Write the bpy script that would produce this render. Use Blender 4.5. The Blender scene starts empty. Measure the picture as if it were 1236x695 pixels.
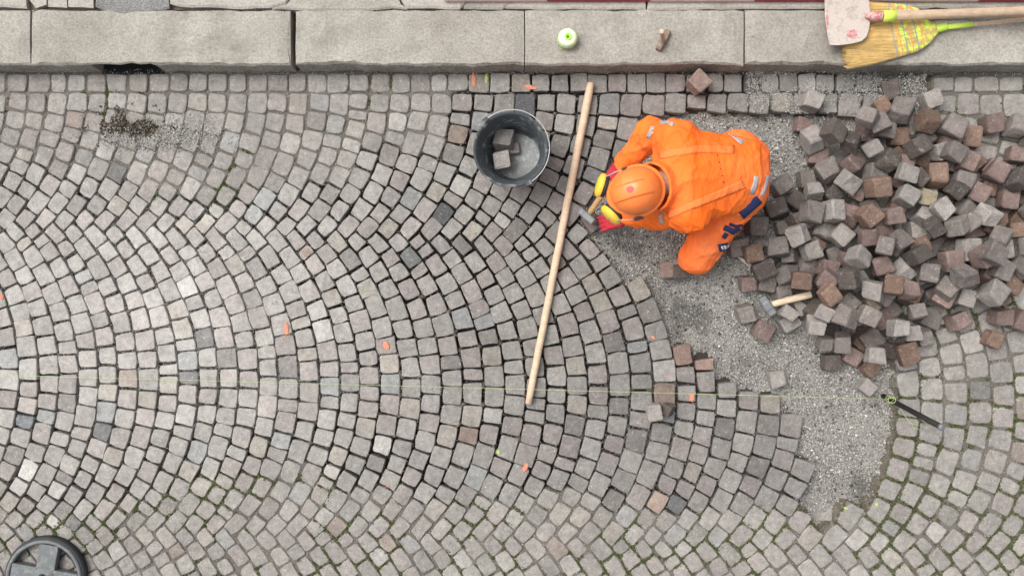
import bpy, bmesh, math, random
import numpy as np
from mathutils import Vector, Matrix, Quaternion, Euler
from mathutils.bvhtree import BVHTree

# ------------------------------------------------------------------ camera, sky, sun, exposure
S = 0.0044            # metres on the ground per photograph pixel
H = 4.2               # camera height above the paving
CX, CY = 618.0, 347.5
scene = bpy.context.scene
C = scene.collection
cam_d = bpy.data.cameras.new('camera')
cam = bpy.data.objects.new('camera', cam_d); C.objects.link(cam)
cam.location = (0, 0, H); cam.rotation_euler = (0, 0, 0)
cam_d.sensor_width = 36.0
cam_d.lens = 36.0 * H / (1236 * S)
cam_d.clip_start = 0.05; cam_d.clip_end = 500
scene.camera = cam

SUN_EL, SUN_AZ = math.radians(58), math.radians(-62)     # soft light from the upper left of the picture
world = bpy.data.worlds.new('World'); scene.world = world; world.use_nodes = True
wn = world.node_tree.nodes; wl = world.node_tree.links
bg = wn['Background']
sky = wn.new('ShaderNodeTexSky'); sky.sky_type = 'NISHITA'; sky.sun_disc = False
sky.sun_elevation = SUN_EL; sky.sun_rotation = SUN_AZ
sky.air_density = 1.0; sky.dust_density = 6.0; sky.ozone_density = 1.0
hs = wn.new('ShaderNodeHueSaturation'); hs.inputs['Saturation'].default_value = 0.22   # overcast: grey light
wl.new(sky.outputs[0], hs.inputs['Color']); wl.new(hs.outputs[0], bg.inputs['Color'])
bg.inputs['Strength'].default_value = 0.15
sun_d = bpy.data.lights.new('sun', 'SUN'); sun_d.energy = 1.3; sun_d.angle = math.radians(35); sun_d.color = (1.0, 0.97, 0.93)
sun = bpy.data.objects.new('sun', sun_d); C.objects.link(sun)
sd = Vector((math.sin(SUN_AZ) * math.cos(SUN_EL), math.cos(SUN_AZ) * math.cos(SUN_EL), math.sin(SUN_EL)))
sun.rotation_euler = sd.to_track_quat('Z', 'Y').to_euler()
vs = scene.view_settings
vs.view_transform = 'Standard'; vs.look = 'None'; vs.exposure = 0.35; vs.gamma = 1.0
vs.use_curve_mapping = False
scene.cycles.max_bounces = 6

# ------------------------------------------------------------------ helpers
R = random.Random(11)
NR = np.random.default_rng(5)

def W(px, py, z=0.0):
    """world point at height z that stands at photograph pixel px, py (camera looks straight down)"""
    k = (H - z) / H * S
    return Vector(((px - CX) * k, (CY - py) * k, z))

def lin(c):
    return tuple(((v / 255.0) / 12.92 if v / 255.0 <= 0.04045 else ((v / 255.0 + 0.055) / 1.055) ** 2.4) for v in c)

def new_mesh(name, V, F, mat=None, smooth=False):
    me = bpy.data.meshes.new(name)
    me.from_pydata([tuple(v) for v in V], [], [tuple(f) for f in F])
    if mat: me.materials.append(mat)
    if smooth: me.polygons.foreach_set('use_smooth', [True] * len(me.polygons))
    me.update()
    return me

def link(name, me, parent=None, loc=None):
    o = bpy.data.objects.new(name, me); C.objects.link(o)
    if loc is not None: o.location = loc
    if parent is not None: o.parent = parent
    return o

def obj(name, V, F, mat, parent=None, smooth=False, loc=None):
    return link(name, new_mesh(name, V, F, mat, smooth), parent, loc)

def tag(o, label=None, cat=None, group=None, kind=None):
    if label: o['label'] = label
    if cat: o['category'] = cat
    if group: o['group'] = group
    if kind: o['kind'] = kind
    return o

def empty(name, loc=(0, 0, 0)):
    o = bpy.data.objects.new(name, None); C.objects.link(o); o.location = loc
    o.empty_display_size = 0.05
    return o

class MB:
    """collects shapes into one mesh"""
    def __init__(s): s.V = []; s.F = []
    def add(s, V, F):
        b = len(s.V); s.V += [Vector(v) for v in V]; s.F += [tuple(i + b for i in f) for f in F]; return s
    def box(s, c, half, rot=None, bev=0.0):
        bm = bmesh.new(); bmesh.ops.create_cube(bm, size=2.0)
        for v in bm.verts: v.co = Vector((v.co.x * half[0], v.co.y * half[1], v.co.z * half[2]))
        if bev: bmesh.ops.bevel(bm, geom=bm.edges[:] , offset=bev, segments=2, affect='EDGES', profile=0.5)
        bm.verts.index_update()
        M = rot if rot is not None else Matrix.Identity(3)
        s.add([M @ v.co + Vector(c) for v in bm.verts], [[v.index for v in f.verts] for f in bm.faces]); bm.free(); return s
    def tube(s, pts, rad, n=10, caps=True, flat=1.0):
        pts = [Vector(p) for p in pts]
        if not hasattr(rad, '__len__'): rad = [rad] * len(pts)
        V = []; F = []; up = Vector((0, 0, 1)); prev = None
        for i, p in enumerate(pts):
            t = (pts[min(i + 1, len(pts) - 1)] - pts[max(i - 1, 0)]).normalized()
            if prev is None:
                a = t.cross(up)
                if a.length < 1e-3: a = t.cross(Vector((1, 0, 0)))
            else: a = prev - t * prev.dot(t)
            a.normalize(); prev = a; b = t.cross(a)
            for j in range(n):
                th = 2 * math.pi * j / n
                V.append(p + (a * math.cos(th) + b * math.sin(th) * flat) * rad[i])
        for i in range(len(pts) - 1):
            for j in range(n):
                F.append((i * n + j, i * n + (j + 1) % n, (i + 1) * n + (j + 1) % n, (i + 1) * n + j))
        if caps: F.append(tuple(range(n - 1, -1, -1))); F.append(tuple((len(pts) - 1) * n + j for j in range(n)))
        return s.add(V, F)
    def lathe(s, prof, n=32, M=None, closed=False):
        V = []; F = []
        for (r, z) in prof:
            for j in range(n):
                th = 2 * math.pi * j / n; V.append(Vector((r * math.cos(th), r * math.sin(th), z)))
        m = len(prof)
        for i in range(m - (0 if closed else 1)):
            for j in range(n):
                i2 = (i + 1) % m
                F.append((i * n + j, i * n + (j + 1) % n, i2 * n + (j + 1) % n, i2 * n + j))
        if M is not None: V = [M @ v for v in V]
        return s.add(V, F)
    def prism(s, poly, z0, z1):
        n = len(poly); V = [Vector((x, y, z0)) for x, y in poly] + [Vector((x, y, z1)) for x, y in poly]
        F = [(i, (i + 1) % n, n + (i + 1) % n, n + i) for i in range(n)]
        F += [tuple(range(n - 1, -1, -1)), tuple(range(n, 2 * n))]
        return s.add(V, F)
    def build(s, name, mat, parent=None, smooth=False, loc=None):
        V = s.V
        if loc is not None: V = [v - Vector(loc) for v in V]
        return obj(name, V, s.F, mat, parent, smooth, loc)

def kids_world(root):
    """parts were built in world coordinates: move them into the frame of their thing"""
    for ch in root.children: ch.location = Vector(ch.location) - Vector(root.location)

# ------------------------------------------------------------------ materials
def mat_base(name):
    m = bpy.data.materials.new(name); m.use_nodes = True
    nt = m.node_tree; b = nt.nodes['Principled BSDF']
    return m, nt.nodes, nt.links, b

def ramp(N, pts):
    r = N.new('ShaderNodeValToRGB'); e = r.color_ramp.elements
    while len(e) < len(pts): e.new(0.5)
    for k, (p, c) in enumerate(pts): e[k].position = p; e[k].color = (c[0], c[1], c[2], 1)
    return r

def noise(N, L, scale, detail=4, rough=0.6, src=None):
    n = N.new('ShaderNodeTexNoise'); n.inputs['Scale'].default_value = scale
    n.inputs['Detail'].default_value = detail; n.inputs['Roughness'].default_value = rough
    if src is not None: L.new(src, n.inputs['Vector'])
    return n

def mix(N, L, a, b, fac, mode='MIX'):
    m = N.new('ShaderNodeMix'); m.data_type = 'RGBA'; m.blend_type = mode
    for sock, v in ((m.inputs[0], fac), (m.inputs[6], a), (m.inputs[7], b)):
        if hasattr(v, 'is_output'): L.new(v, sock)
        elif isinstance(v, (int, float)): sock.default_value = v
        else: sock.default_value = (v[0], v[1], v[2], 1)
    return m.outputs[2]

def stone_mat(name, source, rough=0.85, speck=0.5, bump=0.75):
    """hewn granite / porphyry; the colour of each stone comes from the object or its own attribute"""
    m, N, L, b = mat_base(name)
    geo = N.new('ShaderNodeNewGeometry'); P = geo.outputs['Position']
    if source == 'object':
        s = N.new('ShaderNodeObjectInfo'); col = s.outputs['Color']
    else:
        s = N.new('ShaderNodeVertexColor'); s.layer_name = 'col'; col = s.outputs['Color']
    n1 = noise(N, L, 30, 5, 0.65, P)
    r1 = ramp(N, [(0.32, (0.80, 0.795, 0.79)), (0.5, (1, 1, 1)), (0.68, (1.17, 1.165, 1.155))]); L.new(n1.outputs['Fac'], r1.inputs['Fac'])
    c1 = mix(N, L, col, r1.outputs['Color'], 1.0, 'MULTIPLY')
    n2 = noise(N, L, 170, 4, 0.75, P)
    r2 = ramp(N, [(0.37, (0.52, 0.52, 0.52)), (0.5, (1, 1, 1)), (0.63, (1.42, 1.42, 1.42))]); L.new(n2.outputs['Fac'], r2.inputs['Fac'])
    c2 = mix(N, L, c1, r2.outputs['Color'], 0.42, 'MULTIPLY')
    n3 = noise(N, L, 48, 10, 0.86, P)                       # pale hammer bruises
    r3 = ramp(N, [(0.57, (0, 0, 0)), (0.605, (1, 1, 1))]); L.new(n3.outputs['Fac'], r3.inputs['Fac'])
    sc_ = N.new('ShaderNodeMath'); sc_.operation = 'MULTIPLY'; sc_.inputs[1].default_value = speck; L.new(r3.outputs['Color'], sc_.inputs[0])
    c3 = mix(N, L, c2, (0.62, 0.60, 0.57), sc_.outputs[0])
    n4 = noise(N, L, 5.5, 3, 0.6, P)                       # dust and damp over several stones
    r4 = ramp(N, [(0.3, (0.84, 0.83, 0.82)), (0.7, (1.12, 1.115, 1.10))]); L.new(n4.outputs['Fac'], r4.inputs['Fac'])
    c4 = mix(N, L, c3, r4.outputs['Color'], 1.0, 'MULTIPLY')
    L.new(c4, b.inputs['Base Color'])
    b.inputs['Roughness'].default_value = rough
    b.inputs['Specular IOR Level'].default_value = 0.3
    nb = noise(N, L, 130, 6, 0.7, P); nb2 = noise(N, L, 40, 2, 0.5, P)
    ad = N.new('ShaderNodeMath'); ad.operation = 'MULTIPLY_ADD'; ad.inputs[1].default_value = 1.5
    L.new(nb2.outputs['Fac'], ad.inputs[0]); L.new(nb.outputs['Fac'], ad.inputs[2])
    bp = N.new('ShaderNodeBump'); bp.inputs['Strength'].default_value = bump; bp.inputs['Distance'].default_value = 0.006
    L.new(ad.outputs[0], bp.inputs['Height']); L.new(bp.outputs[0], b.inputs['Normal'])
    return m

def grain_mat(name, lo, mid, hi, scale, bump=0.4, big=None, dist=0.004):
    m, N, L, b = mat_base(name)
    P = N.new('ShaderNodeNewGeometry').outputs['Position']
    n = noise(N, L, scale, 4, 0.7, P)
    r = ramp(N, [(0.3, lo), (0.5, mid), (0.7, hi)]); L.new(n.outputs['Fac'], r.inputs['Fac'])
    c = r.outputs['Color']
    n4 = noise(N, L, 7 if big is None else big, 5, 0.65, P)
    r4 = ramp(N, [(0.3, (0.74, 0.72, 0.70)), (0.7, (1.15, 1.14, 1.12))]); L.new(n4.outputs['Fac'], r4.inputs['Fac'])
    c = mix(N, L, c, r4.outputs['Color'], 1.0, 'MULTIPLY')
    L.new(c, b.inputs['Base Color']); b.inputs['Roughness'].default_value = 0.9; b.inputs['Specular IOR Level'].default_value = 0.25
    bp = N.new('ShaderNodeBump'); bp.inputs['Strength'].default_value = bump; bp.inputs['Distance'].default_value = dist
    L.new(n.outputs['Fac'], bp.inputs['Height']); L.new(bp.outputs[0], b.inputs['Normal'])
    return m

def attr_mat(name, rough=0.9):
    m, N, L, b = mat_base(name)
    a = N.new('ShaderNodeVertexColor'); a.layer_name = 'col'
    L.new(a.outputs['Color'], b.inputs['Base Color']); b.inputs['Roughness'].default_value = rough
    b.inputs['Specular IOR Level'].default_value = 0.2
    return m

def plain(name, col, rough=0.6, metal=0.0, var=0.15, scale=40, bump=0.1, spec=0.4, dist=0.002, stretch=None):
    m, N, L, b = mat_base(name)
    tc = N.new('ShaderNodeTexCoord').outputs['Object']
    if stretch:
        mp = N.new('ShaderNodeMapping'); mp.inputs['Scale'].default_value = stretch; L.new(tc, mp.inputs['Vector']); tc = mp.outputs[0]
    n = noise(N, L, scale, 5, 0.65, tc)
    r = ramp(N, [(0.3, (1 - var,) * 3), (0.7, (1 + var,) * 3)]); L.new(n.outputs['Fac'], r.inputs['Fac'])
    L.new(mix(N, L, col, r.outputs['Color'], 1.0, 'MULTIPLY'), b.inputs['Base Color'])
    b.inputs['Roughness'].default_value = rough; b.inputs['Metallic'].default_value = metal
    b.inputs['Specular IOR Level'].default_value = spec
    bp = N.new('ShaderNodeBump'); bp.inputs['Strength'].default_value = bump; bp.inputs['Distance'].default_value = dist
    L.new(n.outputs['Fac'], bp.inputs['Height']); L.new(bp.outputs[0], b.inputs['Normal'])
    return m

def patch_mat(name, col, col2, scale, thr, rough=0.7, metal=0.0, bump=0.2, spec=0.4):
    """one coat with worn or soiled patches of a second colour"""
    m, N, L, b = mat_base(name)
    P = N.new('ShaderNodeNewGeometry').outputs['Position']
    n = noise(N, L, scale, 6, 0.7, P)
    r = ramp(N, [(thr, (0, 0, 0)), (thr + 0.12, (1, 1, 1))]); L.new(n.outputs['Fac'], r.inputs['Fac'])
    n2 = noise(N, L, scale * 6, 4, 0.7, P)
    r2 = ramp(N, [(0.3, (0.82,) * 3), (0.7, (1.16,) * 3)]); L.new(n2.outputs['Fac'], r2.inputs['Fac'])
    L.new(mix(N, L, mix(N, L, col, col2, r.outputs['Color']), r2.outputs['Color'], 1.0, 'MULTIPLY'), b.inputs['Base Color'])
    b.inputs['Roughness'].default_value = rough; b.inputs['Metallic'].default_value = metal; b.inputs['Specular IOR Level'].default_value = spec
    bp = N.new('ShaderNodeBump'); bp.inputs['Strength'].default_value = bump; bp.inputs['Distance'].default_value = 0.003
    L.new(n2.outputs['Fac'], bp.inputs['Height']); L.new(bp.outputs[0], b.inputs['Normal'])
    return m

M_STONE = stone_mat('laid_stone', 'object')
M_STONES = stone_mat('laid_stone_mass', 'attribute')
M_LOOSE = stone_mat('loose_stone', 'object', speck=0.40, bump=0.9)
M_KERB = grain_mat('kerb_granite', (0.225, 0.212, 0.19), (0.335, 0.318, 0.284), (0.43, 0.41, 0.37), 95, 0.45, 3.2)
def stain(m, col, scale, thr, amt, stretch=(1, 1, 1)):
    N, L = m.node_tree.nodes, m.node_tree.links; b = N['Principled BSDF']; src = b.inputs['Base Color'].links[0].from_socket
    P = N.new('ShaderNodeNewGeometry').outputs['Position']; mp = N.new('ShaderNodeMapping'); mp.inputs['Scale'].default_value = stretch; L.new(P, mp.inputs['Vector'])
    n = noise(N, L, scale, 7, 0.72, mp.outputs[0]); r = ramp(N, [(thr, (0, 0, 0)), (thr + 0.16, (amt, amt, amt))]); L.new(n.outputs['Fac'], r.inputs['Fac'])
    L.new(mix(N, L, src, col, r.outputs['Color']), b.inputs['Base Color'])
stain(M_KERB, (0.16, 0.145, 0.12), 3.0, 0.52, 0.55); stain(M_KERB, (0.10, 0.095, 0.085), 26, 0.60, 0.7); stain(M_KERB, (0.46, 0.43, 0.38), 9, 0.58, 0.5)
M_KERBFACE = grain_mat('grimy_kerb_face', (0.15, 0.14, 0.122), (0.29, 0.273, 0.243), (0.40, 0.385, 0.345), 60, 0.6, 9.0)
M_FLAG = grain_mat('sidewalk_flag', (0.27, 0.255, 0.23), (0.39, 0.37, 0.335), (0.49, 0.47, 0.435), 90, 0.35, 5.0)
stain(M_FLAG, (0.15, 0.13, 0.10), 5.0, 0.52, 0.6)
M_ASPH = grain_mat('asphalt_patch', (0.09, 0.09, 0.09), (0.20, 0.20, 0.195), (0.40, 0.39, 0.38), 130, 0.9, 6.0)
M_SAND = grain_mat('joint_sand', (0.045, 0.041, 0.035), (0.15, 0.138, 0.12), (0.27, 0.255, 0.225), 330, 0.7, 3.0)
M_GRAVELBED = grain_mat('gravel_bed', (0.13, 0.125, 0.115), (0.34, 0.33, 0.305), (0.58, 0.57, 0.535), 190, 1.0, 5.0, 0.008)
M_JOINTSHADE = grain_mat('shaded_joint_sand', (0.016, 0.014, 0.012), (0.045, 0.041, 0.036), (0.12, 0.11, 0.10), 300, 0.8, 3.0)  # joint sand painted near black, standing in for shade in the open joints
M_SOILSHADE = grain_mat('cut_soil_shade', (0.04, 0.035, 0.028), (0.125, 0.11, 0.09), (0.25, 0.23, 0.195), 170, 0.8, 12.0)  # soil of the steep trench edges, with their shade painted into the colour
M_GRAVELDAMPSHADE = grain_mat('damp_shaded_gravel', (0.08, 0.075, 0.068), (0.19, 0.182, 0.168), (0.36, 0.35, 0.33), 190, 1.0, 9.0, 0.008)  # gravel darkened for wet patches and for painted shade at the trench edges
M_GRAIN = attr_mat('grain')
M_MOSS = attr_mat('moss')

# ------------------------------------------------------------------ regions of the paving (pixels of the ground plane)
NEW_POLY = [(562, 80), (556, 112), (545, 165), (513, 187), (442, 172), (435, 219), (402, 225), (342, 222), (285, 244), (214, 247), (171, 226),
            (85, 212), (0, 205), (-420, 200), (-420, 628), (0, 622), (100, 622), (157, 601), (199, 587), (260, 576), (342, 562), (406, 580),
            (521, 597), (600, 605), (656, 590), (702, 597), (742, 619), (827, 622), (853, 626), (945, 617), (962, 600), (974, 572), (960, 550), (966, 500),
            (945, 497), (944, 470), (866, 468), (866, 424), (815, 424), (809, 405), (797, 368), (786, 328), (757, 334), (733, 300), (712, 272),
            (735, 215), (752, 190), (774, 165), (780, 139), (1062, 139), (1062, 80)]
HOLE_POLY = [(1062, 80), (1062, 139), (780, 139), (774, 165), (752, 190), (735, 215), (712, 272), (733, 300), (757, 334), (786, 328), (797, 368),
             (809, 405), (815, 424), (866, 424), (866, 468), (944, 470), (945, 497), (966, 500), (960, 550), (974, 572), (962, 600), (948, 612), (962, 622), (996, 628),
             (1016, 626), (1034, 614), (1054, 594), (1070, 545), (1080, 500), (1083, 440), (1092, 360), (1088, 240), (1100, 150), (1112, 136), (1116, 80)]
def inside(poly, x, y):
    x = np.asarray(x, float); y = np.asarray(y, float); r = np.zeros(np.broadcast(x, y).shape, bool)
    n = len(poly)
    for i in range(n):
        x1, y1 = poly[i]; x2, y2 = poly[(i + 1) % n]
        if y1 == y2: continue
        c = ((y1 > y) != (y2 > y)) & (x < (x2 - x1) * (y - y1) / (y2 - y1) + x1)
        r ^= c
    return r

def fbm(x, y, s, seed=0):
    """cheap smooth 2-D noise in [-1, 1] from sums of sines"""
    r = random.Random(seed); v = 0; a = 1; t = 0
    for o in range(4):
        for k in range(3):
            th = r.uniform(0, 6.283); f = s * (1.9 ** o) * r.uniform(0.8, 1.25); ph = r.uniform(0, 6.283)
            v = v + a * np.sin((x * math.cos(th) + y * math.sin(th)) * f + ph)
        t += 3 * a; a *= 0.55
    return v / t * 1.6

# ------------------------------------------------------------------ the stones: segmental arches between the string line and the kerb
AX0, AXS = 453.0, 0.027       # axis of the middle arch follows the string
RAD, HALF = 262.0, 181.0
def g_(v): return RAD - math.sqrt(max(RAD * RAD - v * v, 1))
def gp(v): return v / math.sqrt(max(RAD * RAD - v * v, 1))
joints = [-1, 23, 47, 71, 95, 119, 142.5, 167, 191.5, 215.5, 240, 264, 288, 312.5, 336, 361, 386, 410.8, 434, 458.7, 483.7, 508.6, 533.5, 559, 584.4, 609.2,
          635, 660, 684.5, 710.2, 735.7, 762, 789.3, 817.3, 842, 866, 891, 917, 944, 971, 998.5, 1026.5]
while joints[0] > -330: joints.insert(0, joints[0] - 24.1)
while joints[-1] < 1660: joints.append(joints[-1] + 28.6)

stones = []       # dict: quad (px), new flag, row
def lengths(total, m, rnd):
    n = max(1, round(total / m)); L = []
    for i in range(n):
        u = rnd.random()
        L.append(rnd.uniform(0.58, 0.72) if u < 0.11 else rnd.gauss(1.0, 0.09))
    # small stones shift the count
    while sum(L) * m < total - 0.6 * m: L.append(rnd.gauss(1.0, 0.09))
    k = total / sum(L); rnd.shuffle(L)
    return [l * k for l in L]

def strip(c0, c1, vc, v0, v1, rnd):
    """stones between arch curves c0 and c1; vc = axis of that arch, v measured from the string"""
    mid = (c0 + c1) / 2; dc = c1 - c0
    N_ = 60; vs_ = np.linspace(v0, v1, N_)
    pts = []
    for v in vs_:
        x = mid - g_(v - vc); pts.append((x, v + AX0 + AXS * x))
    cum = [0]
    for i in range(1, N_): cum.append(cum[-1] + math.hypot(pts[i][0] - pts[i - 1][0], pts[i][1] - pts[i - 1][1]))
    tot = cum[-1]
    Ls = lengths(tot, dc * 0.965, rnd)
    def at(s, side):
        v = float(np.interp(s, cum, vs_)); x = mid - g_(v - vc); gpr = gp(v - vc); ln = math.hypot(1, gpr)
        w = dc / ln
        x2 = x + side * w / 2 / ln; v2 = v + side * w / 2 * gpr / ln
        return (x2, v2 + AX0 + AXS * x2)
    s = 0
    for l in Ls:
        s2 = min(s + l, tot); mrg = 0
        q = [at(s, -1), at(s, 1), at(s2, 1), at(s2, -1)]
        stones.append(q); s = s2

for k in range(len(joints) - 1):
    c0, c1 = joints[k], joints[k + 1]
    if c0 > 1500: continue
    strip(c0, c1, 0.0, -HALF, HALF, random.Random(100 + k))
mids = [(joints[k] + joints[k + 1]) / 2 for k in range(len(joints) - 1)]
for k in range(len(mids) - 1):
    c0, c1 = mids[k], mids[k + 1]
    if c0 > 1500: continue
    xm = (c0 + c1) / 2
    vtop = 112.5 - AX0 - AXS * xm
    strip(c0, c1, -2 * HALF, vtop, -HALF, random.Random(500 + k))
    strip(c0, c1, 2 * HALF, HALF, 3 * HALF - 30, random.Random(900 + k))
x = -330.0; rr = random.Random(77)
while x < 1560:
    w = rr.gauss(23.7, 1.6) * (1.0 if x < 1110 else 1.12); stones.append([(x, 88.5 if x < 1090 else 91.5), (x + w, 88.5 if x < 1090 else 91.5), (x + w, 112), (x, 112)]); x += w

PAL = {'g': (0.285, 0.272, 0.255), 'p': (0.280, 0.254, 0.241), 'l': (0.375, 0.362, 0.342), 'd': (0.115, 0.117, 0.120), 'b': (0.25, 0.198, 0.168),
       'u': (0.258, 0.262, 0.258), 'c': (0.305, 0.282, 0.250), 'k': (0.205, 0.192, 0.180)}
SEEN = [(828, 437, (0.215, 0.150, 0.125)), (853, 441, (0.27, 0.195, 0.160)), (628, 118, (0.10, 0.10, 0.105)), (618, 98, (0.15, 0.15, 0.155)), (537, 268, (0.085, 0.088, 0.092)),
        (392, 565, (0.42, 0.40, 0.37)), (30, 572, (0.47, 0.455, 0.43)), (790, 610, (0.33, 0.26, 0.215)), (822, 610, (0.13, 0.135, 0.135)), (488, 307, (0.15, 0.155, 0.155)), (735, 180, (0.26, 0.205, 0.17)),
        (910, 600, (0.23, 0.165, 0.145)), (33, 482, (0.42, 0.385, 0.36)), (760, 545, (0.31, 0.27, 0.225)), (20, 510, (0.19, 0.20, 0.205)), (1155, 90, (0.30, 0.29, 0.26))]
def stone_colour(rnd, is_new, cx, cy):
    for (a, b, c) in SEEN:
        if math.hypot(cx - a, cy - b) < 10.5: return c
    if is_new:
        wts = [('g', 56), ('p', 24), ('l', 3.5), ('d', 0.4), ('b', 0.6), ('u', 4), ('c', 5), ('k', 6)]
    else:
        wts = [('g', 55), ('p', 27), ('l', 6), ('d', 0.4), ('b', 1), ('u', 3), ('c', 7), ('k', 3)]
    t = rnd.random() * sum(w for _, w in wts)
    for c, w in wts:
        t -= w
        if t <= 0: break
    col = np.array(PAL[c])
    f = rnd.gauss(1.0, 0.065)
    if is_new:   # dry, dusty stones at the left; freshly dressed ones towards the gravel
        d = math.exp(-(((cx - 190) / 230.0) ** 2 + ((cy - 370) / 190.0) ** 2))
        f *= 0.95 + 0.36 * d - 0.17 * min(1, max(0, (cx - 420) / 300.0))
        col = col * (1 - 0.35 * d) + np.array((0.36, 0.347, 0.33)) * 0.35 * d
    else:
        f *= 0.98
        col = col * 0.6 + np.array((0.292, 0.272, 0.252)) * 0.4
        if cy < 118: f *= 0.95
    return tuple(np.clip(col * f, 0.03, 0.6))

def stone_mesh(q, rnd, is_new, cx, cy):
    """one laid stone: outline of 12 points, chamfered top, sunk sides"""
    q = [np.array(p, float) for p in q]
    cen = sum(q) / 4
    gap = rnd.uniform(0.75, 1.75) if is_new else rnd.uniform(0.8, 1.55) + (0.55 if cx > 1030 else 0)
    jit = 0.55 if is_new else 0.7
    q2 = []
    for i in range(4):
        a = q[i] - q[i - 1]; b = q[(i + 1) % 4] - q[i]
        a = a / (np.linalg.norm(a) + 1e-9); b = b / (np.linalg.norm(b) + 1e-9)
        d = (-a + b); 
        q2.append(q[i] + d * gap * (1 if np.dot(d, cen - q[i]) > 0 else -1) + np.array([rnd.gauss(0, jit), rnd.gauss(0, jit)]))
    rc = (0.065 if is_new else 0.09) * rnd.uniform(0.6, 1.5)
    out = []
    for i in range(4):
        p, pn = q2[i], q2[(i + 1) % 4]; e = pn - p
        nrm = np.array([e[1], -e[0]]) / (np.linalg.norm(e) + 1e-9)
        if np.dot(nrm, p - cen) < 0: nrm = -nrm
        for t in (rc, 0.5, 1 - rc):
            b = rnd.gauss(0.35, 0.45) if t == 0.5 else rnd.gauss(-0.05, 0.25)
            out.append(p + e * t + nrm * b)
    out = np.array(out)
    zt = rnd.gauss(0, 0.0028 if is_new else 0.0018)
    tx, ty = rnd.gauss(0, 0.028 if is_new else 0.018), rnd.gauss(0, 0.028 if is_new else 0.018)
    ctr = out.mean(0)
    def w3(p, dz): return ((p[0] - ctr[0]) * S, -(p[1] - ctr[1]) * S, dz + (p[0] - ctr[0]) * S * tx + (p[1] - ctr[1]) * S * ty)
    ch = 0.003 if is_new else 0.004
    n = len(out); V = []
    V += [w3(ctr + (p - ctr) * 0.93, -0.100) for p in out]
    V += [w3(p, zt - ch * rnd.uniform(0.8, 1.3)) for p in out]
    ins = 1 - (0.75 if is_new else 1.0) / 11.0
    V += [w3(ctr + (p - ctr) * ins, zt + rnd.gauss(0, 0.0007)) for p in out]
    V.append((rnd.gauss(0, 0.008), rnd.gauss(0, 0.008), zt + rnd.uniform(-0.0005, 0.0022)))
    F = []
    for r_ in range(2):
        for i in range(n):
            F.append((r_ * n + i, r_ * n + (i + 1) % n, (r_ + 1) * n + (i + 1) % n, (r_ + 1) * n + i))
    for i in range(n): F.append((2 * n + i, 2 * n + (i + 1) % n, 3 * n))
    # pixel y runs down: turn faces over
    area = 0.5 * sum(out[i][0] * out[(i + 1) % n][1] - out[(i + 1) % n][0] * out[i][1] for i in range(n))
    if area > 0: F = [f[::-1] for f in F]
    return ctr, V, F, out

info = []
for i, q in enumerate(stones):
    cx = sum(p[0] for p in q) / 4; cy = sum(p[1] for p in q) / 4
    info.append((cx, cy))
cxs = np.array([a for a, b in info]); cys = np.array([b for a, b in info])
is_new_a = inside(NEW_POLY, cxs, cys); is_hole_a = inside(HOLE_POLY, cxs, cys) & ~is_new_a
keep = ~is_hole_a & (cys < 1010) & (cxs > -320) & (cxs < 1560)
drop_at = [(713, 268)]     # the stone that is being set is a loose one
rs = random.Random(4)
new_list, old_list = [], []
for i in range(len(stones)):
    if not keep[i]: continue
    if any(math.hypot(cxs[i] - a, cys[i] - b) < 11 for a, b in drop_at): continue
    isn = bool(is_new_a[i]); rnd = random.Random(20000 + i)
    ctr, V, F, out = stone_mesh(stones[i], rnd, isn, cxs[i], cys[i])
    ar = abs(0.5 * sum(out[j][0] * out[(j + 1) % 12][1] - out[(j + 1) % 12][0] * out[j][1] for j in range(12)))
    vis = (0 < ctr[0] < 1236) and (86 < ctr[1] < 695)
    hid = (isn and ((725 < ctr[0] < 930 and 150 < ctr[1] < 300) or math.hypot(ctr[0] - 618, ctr[1] - 182) < 48 or (880 < ctr[0] and ctr[1] < 140))) \
        or (not isn and ctr[0] > 1080 and 130 < ctr[1] < 400)
    (new_list if isn else old_list).append(dict(ctr=ctr, V=V, F=F, out=out, area=ar if (vis and not hid) else 0,
                                               col=stone_colour(rnd, isn, ctr[0], ctr[1])))

pav_new = tag(empty('relaid_cobblestone_pavement'), 'freshly relaid grey cobblestones in arches with open dark joints', 'pavement', kind='structure')
pav_old = tag(empty('old_cobblestone_pavement'), 'old worn cobblestones in arches with sandy mossy joints', 'pavement', kind='structure')
def lay(lst, parent, noun):
    lst.sort(key=lambda d: -d['area'])
    for d in lst[:300]:
        me = new_mesh('cobblestone', d['V'], d['F'], M_STONE)
        o = link('cobblestone', me, parent, (((d['ctr'][0] - CX) * S), (CY - d['ctr'][1]) * S, 0)); o.color = (*d['col'], 1)
    V = []; F = []; cols = []
    for d in lst[300:]:
        b = len(V); ox, oy = (d['ctr'][0] - CX) * S, (CY - d['ctr'][1]) * S
        V += [(v[0] + ox, v[1] + oy, v[2]) for v in d['V']]; F += [tuple(k + b for k in f) for f in d['F']]; cols += [d['col']] * len(d['V'])
    me = new_mesh('remaining_cobblestones', V, F, M_STONES)
    ca = me.color_attributes.new('col', 'FLOAT_COLOR', 'POINT'); ca.data.foreach_set('color', np.array([(*c, 1) for c in cols], np.float32).ravel())
    o = link('remaining_cobblestones', me, parent); tag(o, kind='stuff')
lay(new_list, pav_new, 'new'); lay(old_list, pav_old, 'old')

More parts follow.
